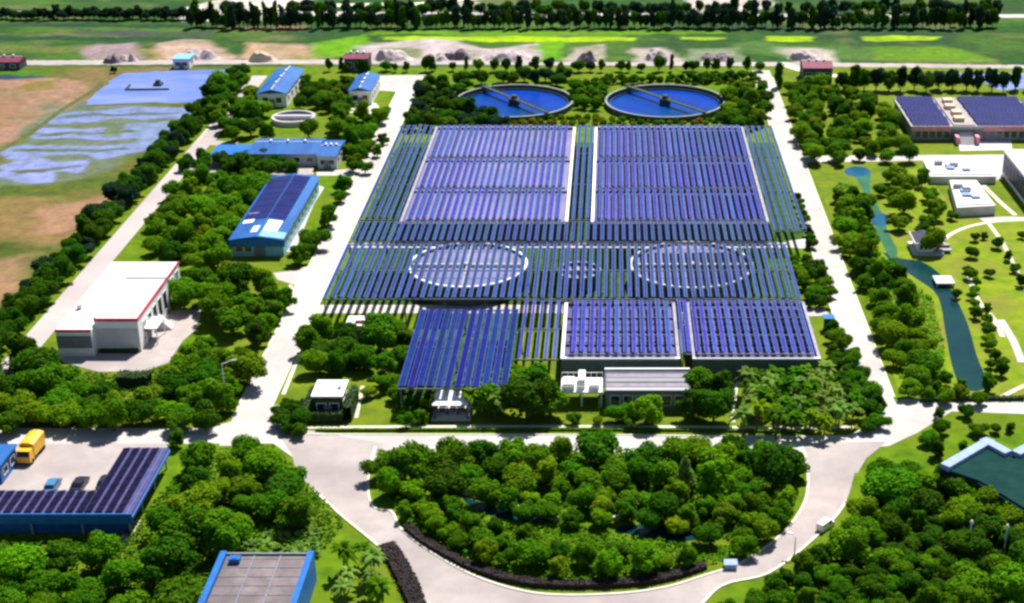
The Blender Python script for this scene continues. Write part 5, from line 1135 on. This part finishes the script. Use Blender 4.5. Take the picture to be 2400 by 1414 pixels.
x, y = P(1934,1238); car('white_van', 'small white van driving on the right loop road', x, y, R(48), 'car_white', 4.2, 1.8, 1.9, van=True, sc=.68)
x, y = P(1712,1330); 
org = (x,y,0); t = thing('gate_block', 'low pale blue gate block at the island right tip', 'gate post', org)
m = MB(); m.box(x-.8,x+.8,y-.6,y+.6,0,.7); m.build('base', M['kiosk'], t, org)
m = MB(); m.box(x-.9,x+.9,y-.7,y+.7,.703,.85); m.build('cap', M['kiosk'], t, org)
# yellow lorry (cab and covered load) on the lot
x, y = P(76,1070); t = thing('yellow_truck', 'yellow covered truck parked on the pale lot', 'truck', (x,y,0), None, R(-92)); t.scale = (.82,.9,.9)
m = MB(); m.prism([(-3.4,-1.2),(1.6,-1.2),(1.6,1.2),(-3.4,1.2)],.9,3.1); 
m.add([(-3.4,-1.2,3.1),(1.6,-1.2,3.1),(1.6,1.2,3.1),(-3.4,1.2,3.1),(-3.4,-.5,3.4),(1.6,-.5,3.4),(1.6,.5,3.4),(-3.4,.5,3.4)], [(0,1,5,4),(4,5,6,7),(7,6,2,3),(0,4,7,3),(1,2,6,5)]); m.build('cargo_cover', M['yellow'], t)
m = MB(); m.add([(1.75,-1.15,.6),(3.6,-1.15,.6),(3.6,-1.15,1.6),(3.2,-1.1,2.6),(1.75,-1.1,2.7),(1.75,1.15,.6),(3.6,1.15,.6),(3.6,1.15,1.6),(3.2,1.1,2.6),(1.75,1.1,2.7)], [(0,1,2,3,4),(9,8,7,6,5),(1,6,7,2),(2,7,8,3),(3,8,9,4),(4,9,5,0)]); cb = m.build('cab', M['yellow'], t)
m = MB(); m.add([(3.60,-1.0,1.68),(3.60,1.0,1.68),(3.26,.95,2.5),(3.26,-.95,2.5)], [(0,1,2,3)]); m.v = [(a+.03,b,c) for a,b,c in m.v]; m.build('windscreen', M['glass'], cb)
m = MB(); m.box(-3.4,3.5,-.9,.9,.5,.88); m.build('chassis', M['tyre'], t)
for sx in (-2.6,-1.5,2.6):
    for s in (-1,1):
        m = MB(); k = 14; vs = [(sx+.5*math.cos(2*math.pi*j/k), s*1.0+o, .5+.5*math.sin(2*math.pi*j/k)) for o in (-.15,.15) for j in range(k)]
        m.add(vs, [(j,(j+1)%k,k+(j+1)%k,k+j) for j in range(k)]+[tuple(range(k))[::-1], tuple(range(k,2*k))]); m.build('wheel', M['tyre'], t)
x, y = P(-8,1135); t, ro, org = simple_building('blue_shed', 'blue shed cut by the left edge beside the lot', x-2.2, x+.9, y, y+6, 3.2, 'blue_roof', wall='blue_paint', nwin=(1,2))
def lamp(label, px, py, h=8.5, arm=1.6, rz=0):
    x, y = P(px, py); t = thing('street_lamp', label, 'lamp post', (x,y,0), 'lamp posts beside the roads', rz)
    m = MB(); m.cyl(0,0,0,.4,.2,.16,n=10); m.cyl(0,0,.4,h,.11,.06,n=10); m.build('pole', M['white_steel'], t)
    m = MB(); m.bar((0,0,h-.05),(arm,0,h+.35),.08); m.build('arm', M['white_steel'], t)
    m = MB(); m.box(arm-.1,arm+.7,-.16,.16,h+.28,h+.42); m.build('lamp_head', M['steel'], t)
lamp('tall pale lamp post left of the road junction', 533, 965, 8.5, 1.6, R(20))
for lab, px, py in (('white post with cap rising from lower right greenery, left of two',2270,1288),('white post with cap rising from lower right greenery, right of two',2353,1298)):
    x, y = P(px, py); t = thing('marker_post', lab, 'post', (x,y,0), 'white posts in the lower right greenery')
    m = MB(); m.cyl(0,0,0,4.3,.16,.13,n=10); m.build('pole', M['white'], t)
    m = MB(); m.cyl(0,0,4.303,4.6,.24,.10,n=10); m.build('cap', M['white'], t)
lamp('grey lamp post at lower right kerb of loop road', 1862, 1303, 3.0, .5, R(150))
